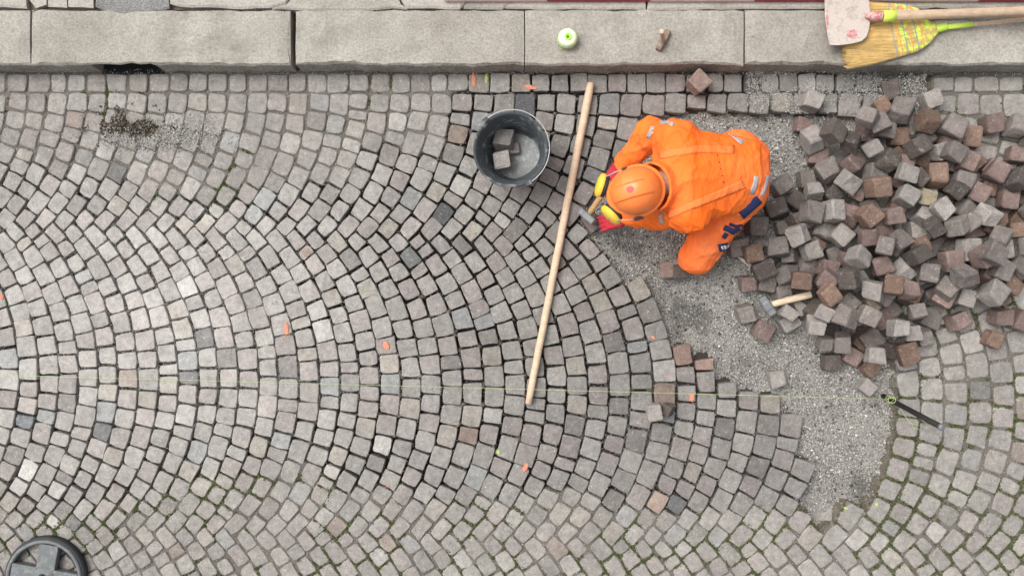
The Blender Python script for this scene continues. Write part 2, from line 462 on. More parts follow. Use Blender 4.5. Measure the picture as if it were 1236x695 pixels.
# ------------------------------------------------------------------ bed under the stones: sand in the joints, gravel in the open trench
GX0, GY0, GW, GH = -400, 0, 2040, 1100
def cover(lst, rad):
    """share of ground covered by stones of that list, softened, one cell per pixel"""
    m = np.zeros((GH, GW), np.float32); y_, x_ = np.mgrid[-20:21, -20:21]; disc = (x_ ** 2 + y_ ** 2) < rad ** 2
    for d in lst:
        ix, iy = int(round(d['ctr'][0])) - GX0, int(round(d['ctr'][1])) - GY0
        if 22 < ix < GW - 22 and 22 < iy < GH - 22: m[iy - 20:iy + 21, ix - 20:ix + 21][disc] = 1
    for ax in (0, 1):
        k = 3; c = np.cumsum(np.pad(m, [(k, k + 1) if i == ax else (0, 0) for i in range(2)], mode='edge'), axis=ax)
        n_ = m.shape[ax]; m = (np.take(c, np.arange(2 * k, 2 * k + n_), ax) - np.take(c, np.arange(0, n_), ax)) / (2 * k)
    return m
CN, CO = cover(new_list, 13.5), cover(old_list, 15.0)
def look(m, px, py):
    return m[np.clip(np.round(py).astype(int) - GY0, 0, GH - 1), np.clip(np.round(px).astype(int) - GX0, 0, GW - 1)]
def bare(px, py):
    """trench: no stone stands here"""
    px = np.asarray(px, float); py = np.asarray(py, float)
    return (np.maximum(look(CN, px, py), look(CO, px, py)) < 0.5) & (px > 690) & (px < 1140) & (py < 660)
def bed_z(px, py):
    px = np.asarray(px, float); py = np.asarray(py, float)
    cn, co = look(CN, px, py), look(CO, px, py)
    far = ~((px > 690) & (px < 1140) & (py < 660))
    dust = np.exp(-(((px - 190) / 150.0) ** 2 + ((py - 370) / 150.0) ** 2)) + 0.35 * np.exp(-(((px - 830) / 70.0) ** 2 + ((py - 540) / 60.0) ** 2)) + 0.5 * np.exp(-(((px - 400) / 90.0) ** 2 + ((py - 455) / 25.0) ** 2))
    fine = fbm(px, py, 0.35, 3) * 0.0018
    zn = -0.062 + 0.042 * np.clip(dust + 0.5 * fbm(px, py, 0.03, 9), 0, 1)
    zo = -0.0085 + 0.003 * fbm(px, py, 0.05, 4)
    zh = -0.066 + 0.014 * fbm(px, py, 0.028, 6) + 0.007 * fbm(px, py, 0.11, 16) - 0.014 * np.exp(-(((px - 836) / 24.0) ** 2 + ((py - 388) / 28.0) ** 2)) \
         - 0.02 * np.exp(-(((px - 1030) / 30.0) ** 2 + ((py - 595) / 22.0) ** 2)) - 0.018 * np.exp(-(((px - 975) / 25.0) ** 2 + ((py - 590) / 26.0) ** 2))
    wo = np.clip((co - 0.35) / 0.3, 0, 1); wo = np.where(far & (cn < 0.5), 1.0, wo); wn = np.clip((cn - 0.3) / 0.4, 0, 1)
    return zh * (1 - wo) * (1 - wn) + zn * wn * (1 - wo * (cn < 0.3)) + zo * wo * (1 - wn) + fine
def damp_shade(px, py):  # mask of wet patches plus painted shade along the trench edges
    e = lambda x, y, a, b: np.exp(-(((px - x) / a) ** 2 + ((py - y) / b) ** 2))
    v = e(836, 385, 26, 30) + 0.9 * e(1042, 592, 22, 18) + 0.8 * e(972, 590, 22, 30) + 0.8 * e(760, 300, 28, 16) + 0.6 * e(1062, 520, 9, 50) + 0.6 * e(800, 160, 60, 14) + 0.5 * e(900, 440, 40, 14)
    return np.clip(v * (0.75 + 0.6 * fbm(px, py, 0.16, 61)), 0, 1)
def sheet(name, x0, x1, y0, y1, st, mat):
    xs = np.arange(x0, x1 + st, st); ys = np.arange(y0, y1 + st, st)
    X, Y = np.meshgrid(xs, ys); Z = bed_z(X, Y)
    V = np.stack([(X - CX) * S, (CY - Y) * S, Z], -1).reshape(-1, 3)
    nx, ny = len(xs), len(ys); idx = np.arange(nx * ny).reshape(ny, nx)
    F = np.stack([idx[1:, :-1], idx[1:, 1:], idx[:-1, 1:], idx[:-1, :-1]], -1).reshape(-1, 4)
    me = bpy.data.meshes.new(name); me.from_pydata(V.tolist(), [], F.tolist()); me.materials.append(mat)
    me.polygons.foreach_set('use_smooth', [True] * len(me.polygons))
    return me, X, Y
me, X_, Y_ = sheet('sand_bed', -330, 1570, 84, 1020, 3.0, M_SAND)
me.materials.append(M_GRAVELBED); me.materials.append(M_JOINTSHADE)
fc = np.zeros(len(me.polygons) * 3, np.float32); me.polygons.foreach_get('center', fc); fc = fc.reshape(-1, 3)
fx_, fy_ = fc[:, 0] / S + CX, CY - fc[:, 1] / S
hp = bare(fx_, fy_); npo = (look(CN, fx_, fy_) >= 0.4) & ~hp & (look(CO, fx_, fy_) < 0.6)
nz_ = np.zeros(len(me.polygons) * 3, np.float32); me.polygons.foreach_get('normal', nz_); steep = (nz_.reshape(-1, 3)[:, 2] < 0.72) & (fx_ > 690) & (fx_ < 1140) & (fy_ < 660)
me.materials.append(M_SOILSHADE); me.materials.append(M_GRAVELDAMPSHADE)
me.polygons.foreach_set('material_index', np.where((steep & ~npo) | (steep & npo & False), 3, np.where(hp & (damp_shade(fx_, fy_) > 0.40), 4, np.where(npo, 2, np.where(hp, 1, 0)))).astype(np.int32))
bed = tag(link('sand_bed', me), 'sand and gravel bed under and between the cobblestones', 'ground', kind='structure')
gV = [(-60, -60, -0.13), (60, -60, -0.13), (60, 60, -0.13), (-60, 60, -0.13)]
tag(obj('ground', gV, [(0, 1, 2, 3)], M_SAND), 'sandy ground around the work site', 'ground', kind='structure')

def scatter(name, P, size, cols, mat, flat=0.7, seed=1, parent=None):
    """many small crumbs as one mesh: jittered octahedra"""
    rg = np.random.default_rng(seed); n = len(P)
    base = np.array([(1, 0, 0), (0, 1, 0), (-1, 0, 0), (0, -1, 0), (0, 0, 1), (0, 0, -1)], float)
    fb = np.array([(0, 1, 4), (1, 2, 4), (2, 3, 4), (3, 0, 4), (1, 0, 5), (2, 1, 5), (3, 2, 5), (0, 3, 5)])
    th = rg.uniform(0, 6.283, n); c, s = np.cos(th), np.sin(th)
    v = base[None] * rg.uniform(0.55, 1.25, (n, 6, 1)) + rg.normal(0, 0.18, (n, 6, 3))
    v[..., 2] *= flat
    v = v * (np.asarray(size)[:, None, None] / 2)
    xr = v[..., 0] * c[:, None] - v[..., 1] * s[:, None]; yr = v[..., 0] * s[:, None] + v[..., 1] * c[:, None]
    v = np.stack([xr, yr, v[..., 2]], -1) + np.asarray(P)[:, None, :]
    me = bpy.data.meshes.new(name)
    me.vertices.add(n * 6); me.vertices.foreach_set('co', v.reshape(-1).astype(np.float32))
    F = (fb[None] + (np.arange(n) * 6)[:, None, None]).reshape(-1)
    me.loops.add(len(F)); me.loops.foreach_set('vertex_index', F.astype(np.int32))
    me.polygons.add(len(F) // 3); me.polygons.foreach_set('loop_start', np.arange(0, len(F), 3, dtype=np.int32))
    me.update(calc_edges=True)
    ca = me.color_attributes.new('col', 'FLOAT_COLOR', 'POINT')
    cc = np.concatenate([np.repeat(np.asarray(cols), 6, 0), np.ones((n * 6, 1))], 1); ca.data.foreach_set('color', cc.astype(np.float32).ravel())
    me.materials.append(mat)
    o = link(name, me, parent); return o

GC = np.array([(0.52, 0.505, 0.475), (0.41, 0.398, 0.37), (0.30, 0.29, 0.27), (0.18, 0.175, 0.165), (0.09, 0.088, 0.085), (0.43, 0.39, 0.33), (0.64, 0.63, 0.60)])
def grain_cols(n, rg, p=(0.2, 0.27, 0.2, 0.13, 0.06, 0.08, 0.06)):
    return GC[rg.choice(len(GC), n, p=p)] * rg.uniform(0.85, 1.15, (n, 1))
# gravel lying in the trench; soaked patches and the painted shade at trench edges are darker
n = 150000
px = NR.uniform(700, 1120, n); py = NR.uniform(84, 622, n)
k = bare(px, py) & ~((px > 1000) & (py > 170) & (py < 380))
px, py = px[k], py[k]
sz = NR.choice([0.005, 0.007, 0.010, 0.015], len(px), p=[0.36, 0.38, 0.20, 0.06]) * NR.uniform(0.8, 1.2, len(px))
tag(scatter('trench_gravel', np.stack([(px - CX) * S, (CY - py) * S, bed_z(px, py) + sz * 0.42], -1), sz, grain_cols(len(px), NR) * (1 - 0.55 * damp_shade(px, py))[:, None], M_GRAIN, 0.75, 2),
    'fine grey gravel bedding in the open trench around the worker', 'gravel', kind='stuff')
# gravel spilt over the stones along the kerb
pts = []
for (x0, x1, y0, y1, m) in ((900, 1118, 86, 138, 12000), (800, 1236, 84, 92, 700), (0, 800, 84, 90, 900)):
    a = NR.uniform(x0, x1, m); b = NR.uniform(y0, y1, m); kk = (fbm(a, b, 0.10, 21) > -0.25) if m > 1000 else np.ones(m, bool)
    pts.append(np.stack([a[kk], b[kk]], -1))
pp = np.concatenate(pts); sz = NR.uniform(0.003, 0.008, len(pp))
tag(scatter('spilt_gravel', np.stack([(pp[:, 0] - CX) * S, (CY - pp[:, 1]) * S, 0.003 + sz * 0.3], -1), sz, grain_cols(len(pp), NR), M_GRAIN, 0.7, 3),
    'loose gravel spilt over the cobblestones along the kerb', 'gravel', kind='stuff')
# crumbs and moss in the old joints
ed = []
for d in old_list:
    if not (-40 < d['ctr'][0] < 1280 and d['ctr'][1] < 740): continue
    o_ = d['out']; c_ = d['ctr']
    for j in range(12):
        a, b = o_[j], o_[(j + 1) % 12]
        L_ = np.linalg.norm(b - a)
        for q in range(int(L_ / 1.8) + 1):
            t = R.random(); p = a + (b - a) * t; nrm = (p - c_) / np.linalg.norm(p - c_)
            ed.append((p + nrm * R.uniform(0.2, 3.2)))
ed = np.array(ed)
mo = fbm(ed[:, 0], ed[:, 1], 0.045, 31) + 0.5 * fbm(ed[:, 0], ed[:, 1], 0.2, 32) + 0.28 * (ed[:, 1] > 560) - 0.35 * (ed[:, 1] < 230) + 0.33 * (ed[:, 0] > 1030)
ms = mo > 0.40
cr = ~ms & (NR.random(len(ed)) < 0.42)
e2 = ed[cr]; sz = NR.uniform(0.003, 0.0075, len(e2))
tag(scatter('joint_crumbs', np.stack([(e2[:, 0] - CX) * S, (CY - e2[:, 1]) * S, -0.006 + 0 * e2[:, 0]], -1), sz,
            grain_cols(len(e2), NR, (0.12, 0.22, 0.22, 0.16, 0.08, 0.16, 0.04)) * 0.85, M_GRAIN, 0.8, 4), 'small stone crumbs filling the old joints', 'gravel', kind='stuff')
e3 = np.repeat(ed[ms], 3, 0); e3 = e3 + NR.normal(0, 0.9, e3.shape); sz = NR.uniform(0.004, 0.0095, len(e3))
mc = np.array([(0.075, 0.105, 0.028), (0.12, 0.155, 0.045), (0.05, 0.06, 0.022), (0.12, 0.11, 0.055)])
tag(scatter('joint_moss', np.stack([(e3[:, 0] - CX) * S, (CY - e3[:, 1]) * S, -0.004 + NR.uniform(-0.002, 0.004, len(e3))], -1), sz,
            mc[NR.choice(4, len(e3), p=(0.35, 0.25, 0.25, 0.15))] * NR.uniform(0.7, 1.3, (len(e3), 1)), M_MOSS, 1.0, 5), 'green moss growing in the joints of the old paving', 'moss', kind='stuff')
# pale dust swept into the joints of the dry new paving
ed = []
for d in new_list:
    a_, b_ = d['ctr']
    if not (-20 < a_ < 1000 and b_ < 640): continue
    w_ = math.exp(-(((a_ - 190) / 150.0) ** 2 + ((b_ - 360) / 130.0) ** 2)) + 0.55 * math.exp(-(((a_ - 400) / 110.0) ** 2 + ((b_ - 458) / 24.0) ** 2)) + 0.4 * math.exp(-(((a_ - 800) / 70.0) ** 2 + ((b_ - 550) / 45.0) ** 2)) + 0.05
    o_ = d['out']
    for j in range(12):
        a, b = o_[j], o_[(j + 1) % 12]
        for q in range(int(np.linalg.norm(b - a) / 1.1) + 1):
            if R.random() > min(1, w_ * 1.15): continue
            p = a + (b - a) * R.random(); nrm = (p - d['ctr']) / np.linalg.norm(p - d['ctr']); ed.append(p + nrm * R.uniform(0.3, 2.4))
ed = np.array(ed); sz = NR.uniform(0.004, 0.0085, len(ed))
tag(scatter('joint_dust', np.stack([(ed[:, 0] - CX) * S, (CY - ed[:, 1]) * S, NR.uniform(-0.013, -0.004, len(ed))], -1), sz,
            np.array([(0.30, 0.29, 0.27)]) * NR.uniform(0.7, 1.25, (len(ed), 1)), M_GRAIN, 0.8, 12), 'pale dust and grit swept into the joints of the relaid paving', 'dust', kind='stuff')
# heap of dark earth and pale grit near the kerb
n = 2600; a = NR.normal(0, 1, n); b = NR.normal(0, 1, n)
kp = fbm(158 + a * 30, 151 + b * 11, 0.11, 55) > -0.02; a, b = a[kp], b[kp]; n = len(a)
px = 158 + a * 22; py = 152 + b * 9 + 0.05 * (px - 158); hz = 0.028 * np.exp(-(a ** 2 + b ** 2) / 1.6) * NR.uniform(0.3, 1, n); sz = NR.uniform(0.004, 0.015, n)
ec = np.array([(0.045, 0.036, 0.026), (0.085, 0.068, 0.048), (0.15, 0.12, 0.085), (0.09, 0.085, 0.04), (0.34, 0.32, 0.29), (0.2, 0.185, 0.16)])
tag(scatter('earth_heap', np.stack([(px - CX) * S, (CY - py) * S, 0.003 + hz], -1), sz, ec[NR.choice(6, n, p=(0.22, 0.2, 0.15, 0.1, 0.18, 0.15))], M_GRAIN, 0.8, 6),
    'small heap of dark earth and weeds on the old cobblestones', 'earth', kind='stuff')
n = 4000; px = np.concatenate([NR.normal(205, 32, n // 2), NR.normal(180, 40, n - n // 2)]); py = np.concatenate([NR.normal(160, 11, n // 2), NR.normal(165, 10, n - n // 2)])
kp = fbm(px, py, 0.06, 57) > -0.45; px, py = px[kp], py[kp]; n = len(px); sz = NR.uniform(0.003, 0.0085, n)
tag(scatter('pale_grit', np.stack([(px - CX) * S, (CY - py) * S, 0.004 + NR.uniform(0, 0.004, n)], -1), sz,
            grain_cols(n, NR, (0.3, 0.25, 0.12, 0.05, 0.03, 0.15, 0.10)), M_GRAIN, 0.7, 7), 'pale grit strewn beside the earth heap on old cobblestones', 'grit', kind='stuff')
# brick chips and pale chips, loose crumbs over the whole paving
n = 1500; px = NR.uniform(0, 1236, n); py = NR.uniform(95, 695, n); k = ~(inside(HOLE_POLY, px, py))
px, py = px[k], py[k]; sz = NR.uniform(0.002, 0.006, len(px))
tag(scatter('scattered_chips', np.stack([(px - CX) * S, (CY - py) * S, 0.003 + sz * 0.3], -1), sz, grain_cols(len(px), NR, (0.35, 0.2, 0.1, 0.05, 0.05, 0.1, 0.15)), M_GRAIN, 0.6, 8),
    'tiny pale stone chips scattered across the paving', 'stone chips', kind='stuff')

# ------------------------------------------------------------------ kerb and sidewalk
KZ = 0.130
kerb = tag(empty('kerb', (0, 1.15, 0)), 'long pale granite kerb stones along the sidewalk', 'kerb', kind='structure')
yb = W(0, 12.5, KZ).y; yf = W(0, 78, KZ).y
def rough_slab(x0, x1, y0, y1, z0, z1, rnd, nx=26, amp=0.0055, back_amp=0.0025, wear=0.012):
    """kerb stone with uneven worn edges; x along, y0 front, y1 back"""
    V = []; F = []
    prof_f = [rnd.gauss(0, 1) for _ in range(nx + 1)]; prof_b = [rnd.gauss(0, 1) for _ in range(nx + 1)]
    rows = []
    for i in range(nx + 1):
        t = i / nx; x = x0 + (x1 - x0) * t
        f = y0 + amp * (0.5 * prof_f[i] + 0.5 * math.sin(7 * t + prof_f[0] * 3)); b = y1 + back_amp * prof_b[i]
        w = wear * rnd.uniform(0.6, 1.5)
        e = 0.006 * rnd.uniform(0.5, 1.5) if i in (0, nx) else 0
        if i in (0, nx): x += rnd.gauss(0, 0.002)
        row = [(x, f - 0.004, z0), (x, f - 0.002, (z0 + z1) / 2), (x, f, z1 - w), (x, f + w * 0.8, z1 - e), (x, f + (b - f) * 0.35, z1 - e + rnd.gauss(0, 0.0012)),
               (x, f + (b - f) * 0.68, z1 - e + rnd.gauss(0, 0.0012)), (x, b - 0.006, z1 - e), (x, b, z1 - 0.006), (x, b, z0)]
        if i in (0, nx): row = [(p[0] + (0.0045 if i == 0 else -0.0045) * rnd.random() * ((1.8 if 2 < jj < 7 else 0.6) if x1 - x0 > 1.23 else 0.5), p[1], p[2]) for jj, p in enumerate(row)]
        rows.append(len(V)); V += row
    m = 9
    for i in range(nx):
        for j in range(m - 1):
            a = rows[i] + j; b = rows[i + 1] + j; F.append((a, b, b + 1, a + 1))
    F.append(tuple(rows[0] + j for j in range(m))); F.append(tuple(rows[nx] + j for j in range(m - 1, -1, -1)))
    return V, F
kx = [-420, 36, 352, 633, 898, 1420]
rk = random.Random(3)
for i in range(5):
    g0 = {1: 0.7, 2: 4.0, 3: 0.45, 4: 0.15}.get(i, 0.5)
    xa = W(kx[i] + g0, 0, KZ).x; xb = W(kx[i + 1] - {0: 0.7, 1: 1.8, 2: 0.45, 3: 0.15}.get(i, 0.5), 0, KZ).x
    V, F = rough_slab(xa, xb, yf, yb, -0.12, KZ + rk.gauss(0, 0.002), rk, nx=max(20, int((xb - xa) / 0.05)))
    if i == 1:      # the chipped end beside the wide joint
        V = [(v[0] - (0.012 * max(0, math.sin((v[1] - yf) * 14)) if v[0] > xb - 0.01 else 0), v[1], v[2]) for v in V]
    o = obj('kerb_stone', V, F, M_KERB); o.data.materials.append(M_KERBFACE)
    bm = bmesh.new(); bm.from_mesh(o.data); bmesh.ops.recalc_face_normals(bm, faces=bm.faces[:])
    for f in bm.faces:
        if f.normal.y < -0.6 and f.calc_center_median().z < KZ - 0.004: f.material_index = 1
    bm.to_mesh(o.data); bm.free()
    if i == 1:      # the drain slot in its face
        mb = MB(); xs0, xs1 = W(114, 0, 0.07).x, W(192, 0, 0.07).x
        mb.box(((xs0 + xs1) / 2, yf + 0.02, 0.052), ((xs1 - xs0) / 2, 0.14, 0.068), bev=0.02)
        cut = mb.build('slot_cutter', M_KERB)
        md = o.modifiers.new('slot', 'BOOLEAN'); md.object = cut; md.operation = 'DIFFERENCE'; md.solver = 'EXACT'
        dg = bpy.context.evaluated_depsgraph_get(); me2 = bpy.data.meshes.new_from_object(o.evaluated_get(dg))
        o.modifiers.clear(); o.data = me2; bpy.data.objects.remove(cut)
    o.parent = kerb
kids_world(kerb)
M_BLACK = plain('drain_shade', (0.012, 0.012, 0.012), 0.9)  # black put in for the shade inside the drain slot
M_MORTAR = grain_mat('old_mortar', (0.07, 0.06, 0.045), (0.17, 0.145, 0.11), (0.27, 0.24, 0.20), 160, 0.7, 12)
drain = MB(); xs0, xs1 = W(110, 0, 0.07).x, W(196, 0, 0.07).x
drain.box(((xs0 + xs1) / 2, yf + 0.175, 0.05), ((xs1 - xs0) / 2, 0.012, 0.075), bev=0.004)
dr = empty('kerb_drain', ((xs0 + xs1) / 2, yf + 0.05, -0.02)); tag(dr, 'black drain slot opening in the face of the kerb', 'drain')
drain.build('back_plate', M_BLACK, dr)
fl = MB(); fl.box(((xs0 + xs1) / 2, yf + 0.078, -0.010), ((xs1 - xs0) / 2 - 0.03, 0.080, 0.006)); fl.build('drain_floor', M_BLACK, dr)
lip = MB(); lip.tube([(xs0 + 0.02, yf - 0.006, -0.006), (xs0 + 0.12, yf - 0.009, -0.004), (xs1 - 0.12, yf - 0.009, -0.004), (xs1 - 0.02, yf - 0.006, -0.006)], [0.006, 0.008, 0.008, 0.006], 8)
lip.build('lip', M_BLACK, dr, True); kids_world(dr)
kb = MB(); kb.box((W(500, 0, KZ).x, yf + 0.13, -0.09), (4.2, 0.10, 0.05)); kb.box((W(500, 0).x, yb + 0.9, -0.01), (4.2, 0.89, 0.11))
tag(kb.build('kerb_bed', M_MORTAR), 'dark mortar and earth in the joints of the kerb', 'mortar', kind='structure')

walk = tag(empty('sidewalk', (0, 1.6, 0)), 'cracked pale flagstones of the sidewalk behind the kerb', 'sidewalk', kind='structure')
def flag(pxpoly, mat, dz=0.0, seed=0, name='flagstone'):
    rnd = random.Random(seed); pts = []
    n = len(pxpoly)
    for i in range(n):
        a = np.array(pxpoly[i], float); b = np.array(pxpoly[(i + 1) % n], float); L_ = np.linalg.norm(b - a); m = max(1, int(L_ / 14))
        for j in range(m): pts.append(a + (b - a) * j / m + (np.array([rnd.gauss(0, 0.7), rnd.gauss(0, 0.7)]) if L_ > 14 else 0))
    c = sum(pts) / len(pts); z = KZ + dz
    top = [W(c[0] + (p[0] - c[0]) * 0.995, c[1] + (p[1] - c[1]) * 0.97, z) for p in pts]
    mid = [W(p[0], p[1], z - 0.006) for p in pts]; n2 = len(pts)
    V = [Vector((p.x, p.y, 0.05)) for p in mid] + mid + top
    F = [(r_ * n2 + i, r_ * n2 + (i + 1) % n2, (r_ + 1) * n2 + (i + 1) % n2, (r_ + 1) * n2 + i) for r_ in range(2) for i in range(n2)] + [tuple(range(2 * n2, 3 * n2))]
    o = obj(name, V, [f[::-1] for f in F], mat, walk)
    bm = bmesh.new(); bm.from_mesh(o.data); bmesh.ops.recalc_face_normals(bm, faces=bm.faces[:]); bm.to_mesh(o.data); bm.free()
TOP = -190
flag([(-400, TOP), (33, TOP), (33, 10), (-400, 10)], M_FLAG, 0.0, 1)
flag([(36, 1), (42, 11), (56, 6), (55, -20), (36, -20)], M_FLAG, 0.003, 2)
flag([(58, -20), (58, 9), (80, 10), (80, -20)], M_FLAG, -0.004, 3)
flag([(82, -20), (82, 9), (113, 11), (113, -20)], M_FLAG, -0.003, 4)
flag([(34, TOP), (113, TOP), (113, -23), (34, -23)], M_FLAG, 0.0, 13)
flag([(115, TOP), (115, 8), (128, 15), (150, 18), (165, 15), (178, 17), (195, 14), (204, 9), (200, TOP)], M_ASPH, 0.0, 5, 'asphalt_patch')
flag([(205, TOP), (205, 5), (216, 9), (326, 11), (345, 5), (352, -4), (352, TOP)], M_FLAG, 0.002, 6)
flag([(328, 12), (346, 8), (356, -3), (378, TOP), (480, TOP), (480, -2), (484, 8), (490, 12), (420, 13)], M_KERB, -0.002, 7)
flag([(483, TOP), (483, -3), (491, 10), (555, 12), (562, 4), (562, TOP)], M_FLAG, 0.001, 8)
flag([(565, TOP), (565, 4), (560, 12), (606, 11), (618, 2), (626, TOP)], M_KERB, 0.0, 9)
flag([(630, TOP), (621, 3), (610, 11), (780, 12.5), (780, TOP)], M_FLAG, 0.001, 10)
flag([(782, TOP), (782, 12.5), (1000, 11), (1000, TOP)], M_FLAG, 0.0, 11)
flag([(1002, TOP), (1002, 11), (1400, 11), (1400, TOP)], M_KERB, 0.0, 12)
kids_world(walk)
# moss and crumbs along the joint behind the kerb and grime at the kerb's foot
n = 1500; px = NR.uniform(-20, 1250, n); k = fbm(px, 0 * px, 0.035, 41) > -0.1; px = px[k]
py = 12.6 + NR.normal(0, 0.9, len(px)); sz = NR.uniform(0.003, 0.008, len(px)); kz = (H - KZ) / H * S
tag(scatter('kerb_joint_moss', np.stack([(px - CX) * kz, (CY - py) * kz, KZ - 0.005 + 0 * px], -1), sz,
            np.array([(0.055, 0.06, 0.025), (0.08, 0.07, 0.045), (0.16, 0.14, 0.10), (0.05, 0.045, 0.03)])[NR.choice(4, len(px))], M_MOSS, 0.8, 9),
    'moss and dirt in the joint between kerb and sidewalk', 'moss', kind='stuff')

# ------------------------------------------------------------------ more materials
M_WOOD = plain('pale_wood', (0.56, 0.42, 0.29), 0.7, 0, 0.16, 9, 0.2, 0.3, 0.002, (6, 6, 6))
def wood_along(name, col, vec, rough=0.7, var=0.2):
    """wood grain drawn out along vec"""
    m, N, L, b = mat_base(name)
    P = N.new('ShaderNodeNewGeometry').outputs['Position']
    mp = N.new('ShaderNodeMapping'); mp.vector_type = 'POINT'
    ang = math.atan2(vec[1], vec[0]); mp.inputs['Rotation'].default_value = (0, 0, -ang); mp.inputs['Scale'].default_value = (6, 160, 160)
    L.new(P, mp.inputs['Vector'])
    n = noise(N, L, 1.0, 5, 0.6, mp.outputs[0])
    n2 = noise(N, L, 30, 4, 0.6, P)
    r = ramp(N, [(0.3, (1 - var,) * 3), (0.7, (1 + var,) * 3)]); L.new(n.outputs['Fac'], r.inputs['Fac'])
    r2 = ramp(N, [(0.3, (0.86, 0.85, 0.83)), (0.7, (1.08,) * 3)]); L.new(n2.outputs['Fac'], r2.inputs['Fac'])
    L.new(mix(N, L, mix(N, L, col, r.outputs['Color'], 1.0, 'MULTIPLY'), r2.outputs['Color'], 1.0, 'MULTIPLY'), b.inputs['Base Color'])
    b.inputs['Roughness'].default_value = rough; b.inputs['Specular IOR Level'].default_value = 0.3
    bp = N.new('ShaderNodeBump'); bp.inputs['Strength'].default_value = 0.25; bp.inputs['Distance'].default_value = 0.001
    L.new(n.outputs['Fac'], bp.inputs['Height']); L.new(bp.outputs[0], b.inputs['Normal'])
    return m
M_STEEL = patch_mat('worn_steel', (0.185, 0.197, 0.205), (0.15, 0.13, 0.11), 60, 0.55, 0.55, 0.3, 0.2)
M_RUST = patch_mat('rusty_steel', (0.22, 0.155, 0.11), (0.33, 0.28, 0.24), 70, 0.5, 0.8, 0.2, 0.4)
M_IRON = patch_mat('dark_iron', (0.030, 0.028, 0.027), (0.085, 0.065, 0.05), 60, 0.6, 0.6, 0.4, 0.3)
M_RUBBER = patch_mat('bucket_rubber', (0.055, 0.064, 0.070), (0.24, 0.25, 0.25), 16, 0.54, 0.75, 0, 0.3)
M_CEMENT = patch_mat('bucket_cement', (0.27, 0.28, 0.275), (0.42, 0.43, 0.42), 30, 0.5, 0.8, 0, 0.3)
M_WIRE = plain('galvanised_wire', (0.34, 0.36, 0.37), 0.4, 0.5)
M_STRING = plain('lime_string', (0.44, 0.54, 0.24), 0.7, 0, 0.1)
M_LIME = plain('lime_plastic', (0.45, 0.85, 0.12), 0.5, 0, 0.05)
M_SPOOLTOP = plain('spool_thread', (0.70, 0.80, 0.55), 0.7, 0, 0.12, 200)
M_ORANGEPAINT = patch_mat('orange_spray', (0.66, 0.235, 0.145), (0.45, 0.29, 0.22), 110, 0.5, 0.8, 0, 0.4)
M_LIMEPAINT = patch_mat('lime_spray', (0.46, 0.58, 0.14), (0.36, 0.38, 0.24), 110, 0.48, 0.8, 0, 0.4)

# ------------------------------------------------------------------ paint marks on the stones
def paint(px, py, w, h, ang, mat, seed, parent, z=0.0055):
    rnd = random.Random(seed); V = []; F = []; n = 9; c, s = math.cos(ang), math.sin(ang)
    blots = [(0, 0, 0.72), (0.15, 0.2, 0.6), (-0.15, -0.25, 0.6)] + [(rnd.gauss(0, 0.55), rnd.gauss(0, 0.55), rnd.uniform(0.06, 0.16)) for _ in range(16)]     # sprayed: one core and ragged spatter
    for q, (u, v_, rad) in enumerate(blots):
        b = len(V); zz = z + 0.00015 * q
        for i in range(n):
            th = 2 * math.pi * i / n; f = rnd.uniform(0.82, 1.1); x = (u + rad * f * math.cos(th)) * w / 2; y = (v_ + rad * f * math.sin(th)) * h / 2
            V.append(W(px + x * c - y * s, py + x * s + y * c, zz))
        F.append(tuple(range(b + n - 1, b - 1, -1)))
    obj('paint_mark', V, F, mat, parent)
for i, (a, b, w, h, an, m) in enumerate([(345.5, 397, 6, 15, 0.05, 'o'), (466, 416.5, 8, 9, 0, 'o'), (571.5, 96, 5, 16, 0, 'o'), (587, 95, 4, 10, 0.1, 'y'), (561, 85.5, 6, 3, 0, 'y'),
                                     (640, 105.5, 15, 5, 0.1, 'o'), (634, 564, 6, 11, 0.5, 'o'), (806, 453, 8, 8, 0.6, 'o'), (835, 479.5, 6, 10, 0.2, 'o'), (788, 407, 5, 4, 0, 'o'),
                                     (601, 545, 4, 5, 0, 'y'), (1, 358, 6, 7, 0, 'o')]):
    paint(a, b, w * 1.3, h * 1.3, an, M_ORANGEPAINT if m == 'o' else M_LIMEPAINT, 300 + i, pav_new)
for i, (a, b, w, h, m) in enumerate([(1058, 608, 5, 6, 'y'), (1021, 613, 7, 4, 'y'), (468, 586, 4, 4, 'o')]):
    paint(a, b, w, h, 0.2, M_LIMEPAINT if m == 'y' else M_ORANGEPAINT, 330 + i, pav_old)

